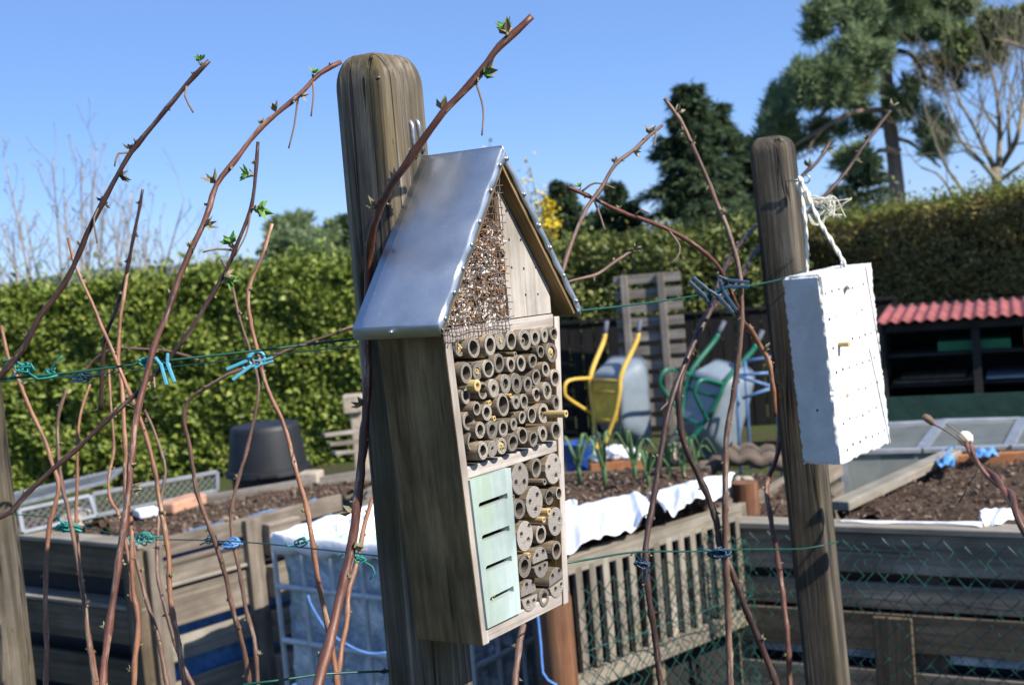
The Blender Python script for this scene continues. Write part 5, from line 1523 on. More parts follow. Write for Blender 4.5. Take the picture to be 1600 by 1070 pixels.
for (x0, y0, x1, y1, z, mat, lab, hh) in ((213, 803, 247, 797, BZ + .01, M_white, 'white stone slab on the left bed soil', .03), (257, 795, 310, 778, BZ + .01, M_brick, 'salmon pink kerb stone behind the left bed soil', .045), (108, 818, 135, 800, BZ + .01, M_stone, 'pale stone block in the shade of the wire frames', .05), (480, 748, 492, 742, BZ + .02, M_stone, 'small stone beside the black tub', .05)):
    a_ = Wz(x0, y0, z); c_ = Wz(x1, y1, z); b = MB(); b.beam(a_, c_, .09, hh); solo('stone_block', b, mat, lab, 'stone', bevel=.008)
def mesh_frame(label, corners, mat=None, cell=.045):
    """aluminium frame filled with wire mesh; corners as points TL, TR, BR, BL"""
    c = [Vector(p) for p in corners]
    root = thing('mesh_frame', label, 'mesh frame', min(c, key=lambda p: p.z), group='wire mesh frames by the left bed')
    b = MB()
    nn = (c[1] - c[0]).cross(c[3] - c[0]).normalized()
    for i in range(4): b.beam(c[i], c[(i + 1) % 4], .016, .016, nn)
    part('frame', b, M_frame, root, bevel=.002)
    w_ = (c[1] - c[0]).length; h_ = (c[3] - c[0]).length
    b = MB(); 
    nu = int((w_ + h_) / cell)
    for k in range(1, nu):
        for sg in (0, 1):
            s_ = k * cell
            # diagonal wires inside the rectangle
            u0_, v0_ = (s_, 0) if s_ < w_ else (w_, s_ - w_); u1_, v1_ = (0, s_) if s_ < h_ else (s_ - h_, h_)
            f_ = lambda u_, v_: c[0].lerp(c[1], (u_ if not sg else w_ - u_) / w_).lerp(c[3].lerp(c[2], (u_ if not sg else w_ - u_) / w_), v_ / h_)
            b.tube([f_(u0_, v0_), f_(u1_, v1_)], .0016, 4, False)
    part('wire_mesh', b, M_frame, root)
mesh_frame('aluminium mesh frame standing slanted across the back of the left bed', [W(144, 772, 5.3), W(339, 737, 5.6), W(339, 766, 5.6), W(148, 806, 5.3)], cell=.03)
mesh_frame('aluminium mesh frame lying tilted near the mossy post', [W(20, 772, 5.9), W(190, 733, 6.4), W(168, 752, 6.0), W(20, 790, 5.6)], cell=.03)
mesh_frame('lower aluminium mesh frame next to the mossy post', [W(30, 798, 5.1), W(140, 775, 5.25), W(150, 806, 5.2), W(36, 832, 5.05)], cell=.03)

# black tub
tc = W(421, 745, 7.4); px_ = 7.4 / F
bt_ = thing('black_tub', 'black plastic tub turned upside down in front of the laurel hedge', 'tub', V(tc.x, tc.y, 0))
zt_ = W(421, 660, 7.4).z; zb_ = W(421, 733, 7.4).z
Mt = Matrix.Translation((tc.x, tc.y, 0))
b = MB(); b.lathe([(.0001, zt_), (50 * px_, zt_ - .004), (53 * px_, zt_ - .015), (54 * px_, zt_ - .03), (61 * px_, zb_ + .02), (66 * px_, zb_ + .015), (67 * px_, zb_ - .015), (64 * px_, zb_ - .02)], 40, Mt); part('shell', b, M_black, bt_, smooth=True)
b = MB(); b.lathe([(58 * px_, zb_ - .015), (57 * px_, zb_ - .08), (59 * px_, zb_ - .085), (57 * px_, zb_ - .1), (53 * px_, 0)], 40, Mt); part('base', b, M_black, bt_, smooth=True)
for q in (.6, 3.7):
    b = MB(); b.frame_box(V(tc.x + 66 * px_ * math.cos(q - 2), tc.y + 66 * px_ * math.sin(q - 2), zb_ - .002), V(-math.sin(q - 2), math.cos(q - 2), 0), V(math.cos(q - 2), math.sin(q - 2), 0), V(0, 0, 1), .05, .015, .01); part('handle', b, M_black, bt_, bevel=.003)

# ================================================================== WATER TANK
IL = W(430, 838, 4.5); zt = IL.z
ta = V(.797, -.604, 0); tbv = V(.604, .797, 0)
LA_, LB_ = .80, .50
tank = thing('water_tank', 'caged water tank wrapped in silver blue bubble foil with a white liner over its rim', 'water tank', V(IL.x, IL.y, 0))
def TP(a, b_, z, o=0.0):
    return V(IL.x, IL.y, z) + ta * a + tbv * b_
def wall_grid(p, q, z0, z1, nn, n=26, m=18, amp=.010):
    rows = []
    for j in range(m + 1):
        z = z0 + (z1 - z0) * j / m
        rows.append([V(0, 0, z) + V(p.x, p.y, 0).lerp(V(q.x, q.y, 0), i / n) + nn * (amp * math.sin(i * 1.5 + j * .3) + random.gauss(0, amp * .35)) for i in range(n + 1)])
    return rows
b = MB()
ins = .018
b.grid(wall_grid(TP(ins, ins, 0), TP(LA_ - ins, ins, 0), .02, zt - .01, -tbv))
b.grid(wall_grid(TP(LA_ - ins, ins, 0), TP(LA_ - ins, LB_ - ins, 0), .02, zt - .01, ta))
b.grid(wall_grid(TP(LA_ - ins, LB_ - ins, 0), TP(ins, LB_ - ins, 0), .02, zt - .01, tbv))
b.grid(wall_grid(TP(ins, LB_ - ins, 0), TP(ins, ins, 0), .02, zt - .01, -ta))
part('foil_wrap', b, M_foil, tank, smooth='all')
b = MB()
rim = [TP(0, 0, 0), TP(LA_, 0, 0), TP(LA_, LB_, 0), TP(0, LB_, 0)]
cx_ = (rim[0] + rim[2]) / 2
prof = [(-.035, -.26), (-.028, -.05), (-.012, .006), (.008, .012), (.016, .0), (.017, -.03), (.014, -.05)]
loop = []
for i in range(4):
    for k in range(14):
        loop.append(rim[i].lerp(rim[(i + 1) % 4], k / 14))
rows = []
for (o_, dz) in prof:
    row = []
    for i, p in enumerate(loop + [loop[0]]):
        k = (i % len(loop)) // 14
        nn = [-tbv, ta, tbv, -ta][k]
        if i % 14 == 0: nn = (nn + [-tbv, ta, tbv, -ta][(k - 1) % 4]) * .7
        low = 1.0 if dz > -.04 else 1 + .25 * math.sin(i * 2.1)
        row.append(V(p.x, p.y, zt) + nn * o_ + V(0, 0, dz * low + .004 * math.sin(i * 1.7)))
    rows.append(row)
b.grid(rows)
lo = part('liner', b, [M_white, M_liner], tank, smooth='all')
nper = len(loop)
for i, p_ in enumerate(lo.data.polygons):
    if i < nper: p_.material_index = 1
sm = lo.modifiers.new('t', 'SOLIDIFY'); sm.thickness = .002
b = MB(); b.grid([[TP(.04, .04, zt - .24), TP(LA_ - .04, .04, zt - .24)], [TP(.04, LB_ - .04, zt - .24), TP(LA_ - .04, LB_ - .04, zt - .24)]])
part('water', b, M_darkliner, tank)
def cage(p, q, nb, nm='cage_bar'):
    for z in (.06, .20, zt - .35, zt - .165):
        b = MB(); b.tube([V(p.x, p.y, z), V(q.x, q.y, z)], .0105, 8); part('cage_bar', b, M_cage, tank, smooth=True)
    for i in range(nb + 1):
        c_ = p.lerp(q, i / nb); b = MB(); b.tube([V(c_.x, c_.y, .02), V(c_.x, c_.y, zt - .05)], .009, 8); part('cage_bar', b, M_cage, tank, smooth=True)
cage(TP(0, -.012, 0), TP(LA_, -.012, 0), 6); cage(TP(LA_ + .012, 0, 0), TP(LA_ + .012, LB_, 0), 4)
def cord(label, l, d, r, mat):
    b = MB(); b.tube(spline([W(x, y, d) for x, y in l], .02), r, 6); solo('cord', b, mat, label, 'cord', smooth='all')
cord('blue cord hanging from the tank cage in front of the foil', [(481, 929), (484, 940), (496, 962), (512, 985), (540, 1005), (575, 1020), (610, 1018)], 4.05, .0032, M_bluecord)
cord('blue cord hanging beside the reddish post below the hotel', [(838, 940), (841, 970), (845, 1010), (848, 1050), (856, 1062), (870, 1070)], 3.0, .0030, M_bluecord)

# ================================================================== CHAIN LINK
cf_ = thing('chain_link_fence', 'green chain link fence running in front of the lattice and the right bed', 'wire fence', V(A.x, A.y, 0))
C0 = V(LS.x, LS.y, 0) - nl * .10; C1 = V(LB.x, LB.y, 0) - nl * .12 + dl * (-.10)
C2 = V(A.x, A.y, 0) - back_r * .16 + dr * .03; C3 = V(Bx.x, Bx.y, 0) - back_r * .22
def chain(path, tops, cell=.052):
    segs = [0]
    for i in range(1, len(path)): segs.append(segs[-1] + (path[i] - path[i - 1]).length)
    def at(s_):
        s_ = min(max(s_, 0), segs[-1])
        i = 1
        while i < len(path) - 1 and s_ > segs[i]: i += 1
        t = (s_ - segs[i - 1]) / (segs[i] - segs[i - 1])
        return path[i - 1].lerp(path[i], t), tops[i - 1] + (tops[i] - tops[i - 1]) * t
    b = MB(); n = int(segs[-1] / (cell / 2)); hc = cell / 2
    for k in range(n):
        s_ = k * hc; pts = []
        zt0 = at(s_)[1] + random.uniform(-.01, .012)
        m_ = int((zt0 - .02) / hc)
        for j in range(m_ + 1):
            ss = s_ + (hc if (j + k) % 2 else 0); p, _ = at(ss)
            sag = .006 * math.sin(ss * 5 + j * .8) + .004 * math.sin(j * 1.9 + k)
            out = .003 * (1 if (j % 2) else -1)
            pts.append(V(p.x + sag * .4, p.y + out + sag, zt0 - j * hc + .004 * math.sin(k * .5)))
        if len(pts) > 2: b.tube(pts, .0017, 4, False)
    part('wire_mesh', b, M_chain, cf_, smooth='all')
    b = MB()
    for off in (.0,):
        pts = []
        L_ = segs[-1]
        for j in range(60):
            p, z = at(L_ * j / 59); pts.append(V(p.x, p.y - .004, z - .16 + .004 * math.sin(j)))
        b.tube(pts, .0014, 5)
    part('tension_wire', b, M_chain, cf_, smooth='all')
zl_ = W(1350, 872, 3.3).z
chain([C0, C1, C2, C3], [zc - .05, zc - .06, zl_ , zl_ + .01])

# ================================================================== WHEELBARROWS AND THE BACK FENCE
def barrow(label, base, Zdir, lean, k, mat, matd, hubmat, legs=(-1, 1)):
    """stood on its nose: local X (forward) points down, local Z (the tub's mouth) points along Zdir"""
    Zl = Vector(Zdir).normalized(); Yl = V(-Zl.y, Zl.x, 0)
    Xl = Yl.cross(Zl)
    Mx = Matrix((Xl, Yl, Zl)).transposed().to_4x4()
    Mx = Matrix.Rotation(lean, 4, fw) @ Mx @ Matrix.Scale(k, 4)
    Mx = Matrix.Translation(base) @ Mx @ Matrix.Translation((-.80, 0, -.18))
    root = thing('wheelbarrow', label, 'wheelbarrow', base, group='wheelbarrows stood on their noses by the fence')
    def P_(nm, mb, mt, **kw):
        mb.v = [tuple(Mx @ Vector(v)) for v in mb.v]
        return part(nm, mb, mt, root, **kw)
    for s_ in (-1, 1):
        b = MB(); b.tube(spline([V(.60, s_ * .07, .18), V(.30, s_ * .17, .30), V(-.02, s_ * .25, .36), V(-.16, s_ * .26, .38), V(-.28, s_ * .27, .44), V(-.56, s_ * .29, .66), V(-.66, s_ * .29, .70)], .04), .028, 10); P_('handle_tube', b, mat, smooth='all')
        b = MB(); b.tube([V(-.65, s_ * .29, .695), V(-.70, s_ * .29, .715), V(-.80, s_ * .29, .75)], [.028, .028, .026], 10); P_('grip', b, M_grip, smooth='all')
        if s_ not in legs: continue
        b = MB(); b.tube(spline([V(-.17, s_ * .26, .37), V(-.19, s_ * .27, .12), V(-.16, s_ * .27, .01), V(-.06, s_ * .27, -.02), V(.02, s_ * .27, .03), V(.24, s_ * .215, .31)], .03), .019, 10); P_('leg', b, mat, smooth='all')
    for x_, y_, z_ in ((-.02, .25, .36), (.30, .17, .30), (-.15, .26, .38)):
        b = MB(); b.tube([V(x_, -y_, z_), V(x_, y_, z_)], .018, 8); P_('cross_bar', b, mat, smooth='all')
    b = MB(); b.frame_box(V(.10, 0, .345), V(.98, 0, -.19), V(0, 1, 0), V(.19, 0, .98), .24, .225, .006); P_('base_plate', b, matd, bevel=.004)
    # tub: rounded rectangle loft
    prof = [(0.0, .40), (.02, .385), (.25, .38), (.7, .385), (1, .40)]
    rings = []
    def rr(x0, x1, w_, z, e=.34, n=32):
        out = []
        for q in range(n):
            a = 2 * PI * q / n
            c_, s_ = math.cos(a), math.sin(a)
            x = math.copysign(abs(c_) ** e, c_); y = math.copysign(abs(s_) ** e, s_)
            xx = (x0 + x1) / 2 + x * (x1 - x0) / 2
            taper = 1.0 - .16 * (xx - x0) / (x1 - x0)
            out.append(V(xx, y * w_ * taper, z))
        return out
    rings = [rr(-.02, .22, .10, .395), rr(-.17, .38, .22, .39), rr(-.21, .42, .25, .40), rr(-.24, .46, .27, .43), rr(-.33, .60, .33, .64), rr(-.37, .66, .36, .72), rr(-.39, .68, .375, .725), rr(-.39, .68, .375, .715)]
    b = MB(); n = 32
    vs = [p for r_ in rings for p in r_]
    fs = [(i * n + j, i * n + (j + 1) % n, (i + 1) * n + (j + 1) % n, (i + 1) * n + j) for i in range(len(rings) - 1) for j in range(n)] + [tuple(range(n - 1, -1, -1))]
    b.add(vs, fs); o = P_('tub', b, M_tub, smooth='all'); sd_ = o.modifiers.new('t', 'SOLIDIFY'); sd_.thickness = .006
    wm_ = Matrix.Translation((.62, 0, .18)) @ Matrix.Rotation(PI / 2, 4, 'X')
    b = MB(); b.lathe([(.10 + .0, -.04), (.15, -.048), (.178, -.03), (.185, 0), (.178, .03), (.15, .048), (.10, .04), (.095, 0), (.10, -.04)], 28, wm_); wo = P_('wheel', b, M_rubber, smooth='all')
    b = MB(); b.lathe([(.0001, -.05), (.03, -.05), (.035, -.03), (.085, -.032), (.10, -.042), (.101, .042), (.085, .032), (.035, .03), (.03, .05), (.0001, .05)], 24, wm_)
    b.v = [tuple(Mx @ Vector(v)) for v in b.v]; o = part('rim', b, hubmat, root, smooth=True, parent=wo)
    return root
dB_ = 9.0
gy = Wz(938, 725, 0)
barrow('yellow framed wheelbarrow with grey tub stood on its nose by the dark fence', V(gy.x, gy.y, max(.0, gy.z)), (.80, .60, 0), R_(-1), .63, M_yellow, M_yellowd, M_yellow, legs=(1,))
gg = Wz(1052, 728, 0)
barrow('green framed wheelbarrow with grey tub leaning to the right on its nose', V(gg.x, gg.y, max(.0, gg.z)), (.80, .60, 0), R_(17), .66, M_greenp, M_tub, M_hub)
# back fence
fA = W(545, 520, 11.5); fB = W(1400, 500, 10.7)
fA = V(fA.x, fA.y, 0); fB = V(fB.x, fB.y, 0)
fl = fB - fA; Lf = fl.length; fd_ = fl.normalized(); fn = V(fd_.y, -fd_.x, 0)
bf = thing('board_fence', 'low dark board fence behind the wheelbarrows', 'fence', fA.lerp(fB, .5))
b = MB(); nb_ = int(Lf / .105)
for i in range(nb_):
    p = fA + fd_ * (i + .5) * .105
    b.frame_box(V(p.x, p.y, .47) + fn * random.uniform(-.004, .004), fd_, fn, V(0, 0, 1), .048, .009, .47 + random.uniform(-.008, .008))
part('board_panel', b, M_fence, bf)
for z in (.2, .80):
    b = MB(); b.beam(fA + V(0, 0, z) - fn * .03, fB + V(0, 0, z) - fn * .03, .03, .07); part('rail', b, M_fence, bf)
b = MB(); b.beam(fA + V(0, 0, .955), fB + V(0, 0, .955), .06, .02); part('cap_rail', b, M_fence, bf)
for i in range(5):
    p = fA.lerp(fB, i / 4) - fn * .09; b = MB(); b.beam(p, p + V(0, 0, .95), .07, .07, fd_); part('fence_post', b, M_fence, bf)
# pallet
pd_ = 10.75
pal = thing('pallet', 'grey wooden pallet standing upright against the dark fence', 'pallet', V(*W(1010, 735, pd_).to_tuple()[:2], 0))
TL = W(957, 432, pd_); TR = W(1062, 425, pd_ - .12)
pu = (TR - TL); pu.z = 0; wp_ = pu.length; pu.normalize(); pn = V(pu.y, -pu.x, 0)
hz_ = TL.z
for i in range(14):
    z = hz_ - .04 - i * .115
    if z < .03: break
    b = MB(); b.frame_box(V(TL.x, TL.y, z) + pu * wp_ / 2 + pn * (-.03), pu, pn, V(0, 0, 1), wp_ / 2, .008, .036); part('board', b, M_pallet, pal, bevel=.003)
for t in (.16, .71):
    b = MB(); c_ = V(TL.x, TL.y, 0) + pu * wp_ * t
    b.frame_box(V(c_.x, c_.y, hz_ / 2), pu, pn, V(0, 0, 1), .028, .020, hz_ / 2); part('bearer', b, M_pallet, pal, bevel=.004)
# bucket, tray, frame, logs
bc = W(906, 738, 6.9); kb = 6.9 / F
bk_ = thing('bucket', 'blue plastic bucket with white splashes by the hotel wall', 'bucket', V(bc.x, bc.y, 0))
zb0, zb1 = W(906, 742, 6.9).z, W(906, 690, 6.9).z
b = MB(); Mb = Matrix.Translation((bc.x + .004, bc.y, 0))
b.lathe([(.0001, zb0), (21 * kb, zb0), (25 * kb, zb1 - .02), (26.5 * kb, zb1 - .015), (27 * kb, zb1), (25.5 * kb, zb1), (24 * kb, zb1 - .03), (20 * kb, zb0 + .01), (.0001, zb0 + .01)], 32, Mb); part('shell', b, M_bluebucket, bk_, smooth=True)
b = MB(); b.tube([V(bc.x + 26 * kb * math.cos(a), bc.y - .03, zb1 - .015 - 14 * kb * math.sin(a)) for a in np.linspace(0, PI, 14)], .003, 6); part('handle', b, M_steel, bk_, smooth='all')
b = MB(); b.lathe([(.0001, 0), (.09, 0), (.09, max(.02, zb0 - .002))], 16, Mb); part('base_block', b, M_stone, bk_, smooth=True)
ty = W(962, 733, 6.7)
tr = thing('planting_tray', 'terracotta tray holding pale plastic bags behind the leeks', 'tray', V(ty.x, ty.y, 0))
zt0, zt1 = W(962, 738, 6.7).z, W(962, 716, 6.7).z
b = MB()
for sx, sy, hx_, hy_ in ((0, -.09, .13, .008), (0, .09, .13, .008), (-.125, 0, .008, .09), (.125, 0, .008, .09)):
    b.box((ty.x + sx, ty.y + sy, (zt0 + zt1) / 2), (hx_ * 2, hy_ * 2, zt1 - zt0))
b.box((ty.x, ty.y, zt0 / 2 + .005), (.24, .17, max(.02, zt0)))
part('box', b, M_terra, tr, bevel=.004)
def lump(name, c, sx, sy, sz, mat, label=None, cat=None, root=None, seed=0, kind=None):
    rs = np.random.default_rng(seed); bm = bmesh.new(); bmesh.ops.create_icosphere(bm, subdivisions=3, radius=1)
    ph = rs.uniform(0, 6, 6)
    b = MB(); vs = []
    for v in bm.verts:
        p = v.co; r_ = 1 + .16 * math.sin(p.x * 4 + ph[0]) * math.sin(p.y * 5 + ph[1]) + .12 * math.sin(p.z * 7 + ph[2] + p.x * 3) + .05 * rs.normal()
        vs.append(V(p.x * sx * r_, p.y * sy * r_, p.z * sz * r_) + c)
    fs = [tuple(v.index for v in f.verts) for f in bm.faces]; bm.free()
    b.add(vs, fs)
    if root: return part(name, b, mat, root, smooth='all')
    return solo(name, b, mat, label, cat, smooth='all')
for i, (dx, dz) in enumerate(((-.07, .02), (.0, .035), (.08, .015))):
    lump('plastic_bag', V(ty.x + dx, ty.y - .02, zt1 + dz), .055, .07, .035, M_white, ['white plastic bag at the left in the terracotta tray', 'white plastic bag in the middle of the terracotta tray', 'white plastic bag at the right in the terracotta tray'][i], 'bag', seed=i + 3)
fr = thing('steel_frame', 'light blue painted steel trestle standing before the dark fence', 'trestle', V(*W(1180, 730, 8.9).to_tuple()[:2], 0))
def fpx(l, d, r=.011, nm='tube'):
    b = MB(); b.tube([W(x, y, d) for x, y in l], r, 8); part(nm, b, M_blueframe, fr, smooth='all')
fpx([(1153, 592), (1153, 648), (1158, 742)], 8.8); fpx([(1164, 562), (1168, 640), (1174, 742)], 9.05); fpx([(1212, 600), (1216, 660), (1222, 742)], 8.7)
fpx([(1152, 586), (1212, 582)], 8.8); fpx([(1153, 588), (1213, 606)], 8.78); fpx([(1213, 604), (1160, 622)], 8.76); fpx([(1163, 564), (1222, 556)], 9.05); fpx([(1222, 556), (1226, 740)], 9.05)
for i, (x0, y0, x1, y1, d_, r_, mt, lab) in enumerate(((1095, 735, 1150, 712, 6.6, .05, M_barklog, 'pale knotty log lying below the green wheelbarrow'), (1130, 712, 1232, 722, 6.5, .05, M_barklog, 'thick bark covered log lying left of the right post'), (1140, 700, 1230, 706, 6.8, .035, M_barklog, 'upper thin log of the small log pile'), (1172, 772, 1236, 766, 4.9, .035, M_pallet, 'pale barkless branch across the right bed corner'))):
    a_ = W(x0, y0, d_); c_ = W(x1, y1, d_); n_ = 14; b = MB()
    pts = [a_.lerp(c_, k / n_) + V(0, 0, .012 * math.sin(k * 1.3 + i)) for k in range(n_ + 1)]
    b.tube(pts, [r_ * .75 * (1 + .05 * math.sin(k * 1.1 + i)) for k in range(n_ + 1)], 14, True, .10)
    solo('log', b, mt, lab, 'log', group='logs behind the beds', smooth=True)
p_ = W(1166, 790, 4.25)
b = MB(); b.tube([V(p_.x, p_.y, .55), V(p_.x, p_.y, W(1166, 752, 4.25).z)], [.045, .042], 16, True, .03); solo('stump', b, M_logred, 'short reddish post stump at the corner of the right bed', 'stump', smooth=True)
for i in range(9):
    c_ = W(random.uniform(1095, 1235), random.uniform(742, 790), random.uniform(4.6, 6))
    lump('stone', V(c_.x, c_.y, c_.z), .05, .05, .03, random.choice((M_stone, M_pallet, M_barklog)), 'rough pale chunk of stone or wood in the bed corner left of the right post', 'stone', seed=i + 30)
    D.objects['stone' if i == 0 else f'stone.{i:03d}']['group'] = 'loose chunks in the bed corner'
sb = W(552, 630, 9.6)
b = MB(); b.box((sb.x, sb.y, sb.z), (.14, .12, .13)); b.box((sb.x + .02, sb.y + .02, sb.z / 2 - .04), (.10, .10, sb.z - .06)); solo('stone_block', b, M_stone, 'pale stone block on a pier at the end of the laurel hedge', 'stone', bevel=.01)
for k in range(3):
    b = MB(); a_ = W(505 + 8 * k, 680 + 14 * k, 9.3); c_ = W(570, 672 + 16 * k, 9.5); b.beam(a_, c_, .05, .025); solo('stacked_plank', b, M_pallet, ['upper plank sticking out of the stack by the hedge end', 'middle plank sticking out of the stack by the hedge end', 'lowest plank sticking out of the stack by the hedge end'][k], 'plank', group='planks stacked at the hedge end', bevel=.003)

# ================================================================== COLD FRAME AND SHED
cfr = thing('cold_frame', 'aluminium cold frame with dusty glass lids behind the right bed', 'cold frame', V(*W(1450, 740, 5.7).to_tuple()[:2], 0))
def pane(tl, tr_, br, bl, nm='lid'):
    b = MB(); nn = (tr_ - tl).cross(bl - tl).normalized()
    c = [tl, tr_, br, bl]
    for i in range(4): b.beam(c[i], c[(i + 1) % 4], .035, .02, nn)
    o = part(nm, b, M_alu, cfr, bevel=.002)
    b = MB(); b.grid([[tl, tr_], [bl, br]]); part('glass', b, M_glass, cfr, parent=o)
dT, dBt = 6.15, 5.5
pane(W(1370, 664, dT), W(1470, 659, dT), W(1437, 703, dBt), W(1325, 706, dBt))
pane(W(1474, 658, dT), W(1596, 655, dT), W(1574, 698, dBt), W(1441, 703, dBt))
pane(W(1600, 655, dT), W(1720, 650, dT), W(1705, 694, dBt), W(1578, 698, dBt))
def wallp(p, q, nm, mat, zb_=0.0):
    b = MB(); b.grid([[p, q], [V(p.x, p.y, zb_), V(q.x, q.y, zb_)]]); part(nm, b, mat, cfr)
wallp(W(1322, 710, dBt), W(1705, 698, dBt), 'front_glass', M_glass, .3)
wallp(W(1372, 666, dT), W(1718, 652, dT), 'rear_wall', M_greentarp)
wallp(W(1322, 710, dBt), W(1372, 666, dT), 'end_wall', M_glass)
b = MB(); b.beam(W(1316, 712, 5.48), V(*W(1316, 712, 5.48).to_tuple()[:2], .2), .03, .03, fw); part('corner_strip', b, M_alu, cfr)
b = MB(); p = W(1322, 760, 5.5); q = W(1705, 745, 5.5); b.beam(V(p.x, p.y, .2), V(q.x, q.y, .2), .03, .4); part('base_board', b, M_plank, cfr)
S0 = W(1374, 503, 8.6); S1 = W(1640, 490, 8.25)
sdv = (S1 - S0); sdv.z = 0; Ls = sdv.length * 1.3; sdv.normalize(); sbk = V(-sdv.y, sdv.x, 0)
zs = S0.z
shed = thing('lean_to_shed', 'low open shed with a red corrugated roof in the back right corner', 'shed', V(S0.x, S0.y, 0))
b = MB(); rows = []
nco = 220
for t in (0, .33, .66, 1):
    rows.append([V(S0.x, S0.y, zs) - sdv * .02 + sdv * (Ls * i / nco) + sbk * (t * 1.0 - .06) + V(0, 0, t * .035 + .009 * math.sin(Ls * i / nco / .074 * 2 * PI)) for i in range(nco + 1)])
b.grid(rows); o = part('roof', b, M_redroof, shed, smooth='all'); sd_ = o.modifiers.new('t', 'SOLIDIFY'); sd_.thickness = .006
def sbox(x0, x1, y0, y1, z0, z1, nm, mat, root=shed, bev=.0):
    b = MB(); c = V(S0.x, S0.y, 0) + sdv * (x0 + x1) / 2 + sbk * (y0 + y1) / 2 + V(0, 0, (z0 + z1) / 2)
    b.frame_box(c, sdv, sbk, V(0, 0, 1), (x1 - x0) / 2, (y1 - y0) / 2, (z1 - z0) / 2)
    return part(nm, b, mat, root, bevel=bev) if root else b
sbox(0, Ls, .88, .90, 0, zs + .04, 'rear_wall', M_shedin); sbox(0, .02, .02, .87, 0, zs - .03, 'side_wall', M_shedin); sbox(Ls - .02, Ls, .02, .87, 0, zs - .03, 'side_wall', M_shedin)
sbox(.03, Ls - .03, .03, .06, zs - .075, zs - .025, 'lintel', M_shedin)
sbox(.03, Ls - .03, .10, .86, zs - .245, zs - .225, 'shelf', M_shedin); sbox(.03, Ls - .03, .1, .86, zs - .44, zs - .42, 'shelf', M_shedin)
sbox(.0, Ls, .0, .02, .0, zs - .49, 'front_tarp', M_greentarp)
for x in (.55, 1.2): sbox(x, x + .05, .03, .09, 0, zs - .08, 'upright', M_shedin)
def sthing(nm, lab, cat, mat, *a, group=None):
    solo(nm, sbox(*a, None, None, root=None), mat, lab, cat, group=group, bevel=.004)
sthing('crate', 'green plastic crate lid on the top shelf of the shed', 'crate', M_greenbox, .34, .78, .12, .5, zs - .223, zs - .16)
sthing('box', 'orange brown box at the right of the shed shelf', 'box', M_terra, .86, 1.1, .14, .5, zs - .223, zs - .10)
for k, (x0, x1, z) in enumerate(((.05, .55, zs - .405), (.1, .5, zs - .38), (.62, 1.1, zs - .40))):
    sthing('stored_board', ['lower dark board on the left of the lower shed shelf', 'upper dark board on the left of the lower shed shelf', 'pale bluish board on the right of the lower shed shelf'][k], 'board', [M_plankd, M_plankd, M_tub][k], x0, x1, .08, .6, z - .008, z + .008)

# ================================================================== HEDGES
pw_ = lambda px, d: V((W(px, 420, d)).x, (W(px, 420, d)).y, 0)
hedge('laurel_hedge', 'clipped glossy green laurel hedge across the left background', pw_(-160, 10.4), pw_(556, 10.75), 1.51, 1.57, .9, 44000, .068, .036, M_laurel, bulge=.085, clump=.5)
hedge('leafy_hedge', 'mid green hedge behind the dark fence and the pallet', pw_(530, 12.6), pw_(1262, 12.2), 1.56, 1.54, .9, 26000, .06, .034, M_hedgem, bulge=.09, clump=.5)
hedge('brown_hedge', 'tall brownish clipped hedge shading the back right corner', pw_(1205, 13.2), pw_(1790, 10.3), 1.52, 1.80, 1.3, 42000, .055, .02, M_hedgeb, bulge=.08, clump=.55, top=M_hedgetop)

# ================================================================== TREES AND SHRUBS
def ground_at(px, d):
    p = W(px, 380, d); return V(p.x, p.y, 0)
def conifer(label, px, py, d, rad, n_br, per, mat, group='dark conifers beyond the hedge', seed=0, L=.30, Wd=.07, low=.05, irr=.25, px_base=None):
    rs = np.random.default_rng(seed)
    top = W(px, py, d); base = V(top.x, top.y, 0) if px_base is None else ground_at(px_base, d)
    H = top.z
    root = thing('conifer_tree', label, 'conifer', base, group=group)
    b = MB(); b.tube([base.lerp(top, t) for t in (0, .25, .5, .75, .98)], [H * .03, H * .024, H * .017, H * .009, .01], 9); part('trunk', b, M_bark, root, smooth='all')
    Ps = []; Ts = []; 
    for k in range(n_br):
        t = low + (1 - low) * (k / n_br) ** .9
        c = np.array(base.lerp(top, t))
        a = rs.uniform(0, 2 * PI); l = rad * ((1 - t) ** .75) * rs.uniform(1 - irr * 1.6, 1 + irr) + .12
        q = rs.random(per) ** .7
        side = rs.normal(0, 1, per) * .16 * l * (1.1 - q * .6)
        dr_ = np.array([math.cos(a), math.sin(a), 0]); sd = np.array([-math.sin(a), math.cos(a), 0])
        lift = .28 * (t - .25)
        z = (lift * q - .30 * q * q * (1 - t) + .16 * np.maximum(q - .7, 0)) * l
        P = c + dr_ * (q * l)[:, None] + sd * side[:, None] + np.array([0, 0, 1.]) * (z + rs.normal(0, .04, per) - np.abs(side) * .35)[:, None]
        T = dr_ * .7 + sd * (np.sign(side) * .6)[:, None] + np.array([0, 0, -.15]) + rs.normal(0, .3, (per, 3))
        Ps.append(P); Ts.append(T)
    P = np.concatenate(Ps); T = np.concatenate(Ts); n = len(P)
    N = np.array([[0, 0, 1.]]) + rs.normal(0, .5, (n, 3))
    leaf_part('crown', P, T, N, L * (0.5 + .8 * rs.random(n)), Wd * (.6 + .8 * rs.random(n)), mat, root, .15)
    return root
conifer('tall dark spruce with a ragged double top behind the canes', 1076, 136, 34, 1.75, 135, 190, M_needled, seed=1, L=.30, Wd=.048, irr=.5)
conifer('shorter spruce spire leaning on the right flank of the tall spruce', 1118, 165, 35, 1.25, 75, 150, M_needled, seed=2, L=.28, Wd=.048, irr=.5)
conifer('slim dark spruce just above the right roof eave', 876, 287, 38, 1.05, 80, 150, M_needled, seed=3, L=.24, Wd=.08)
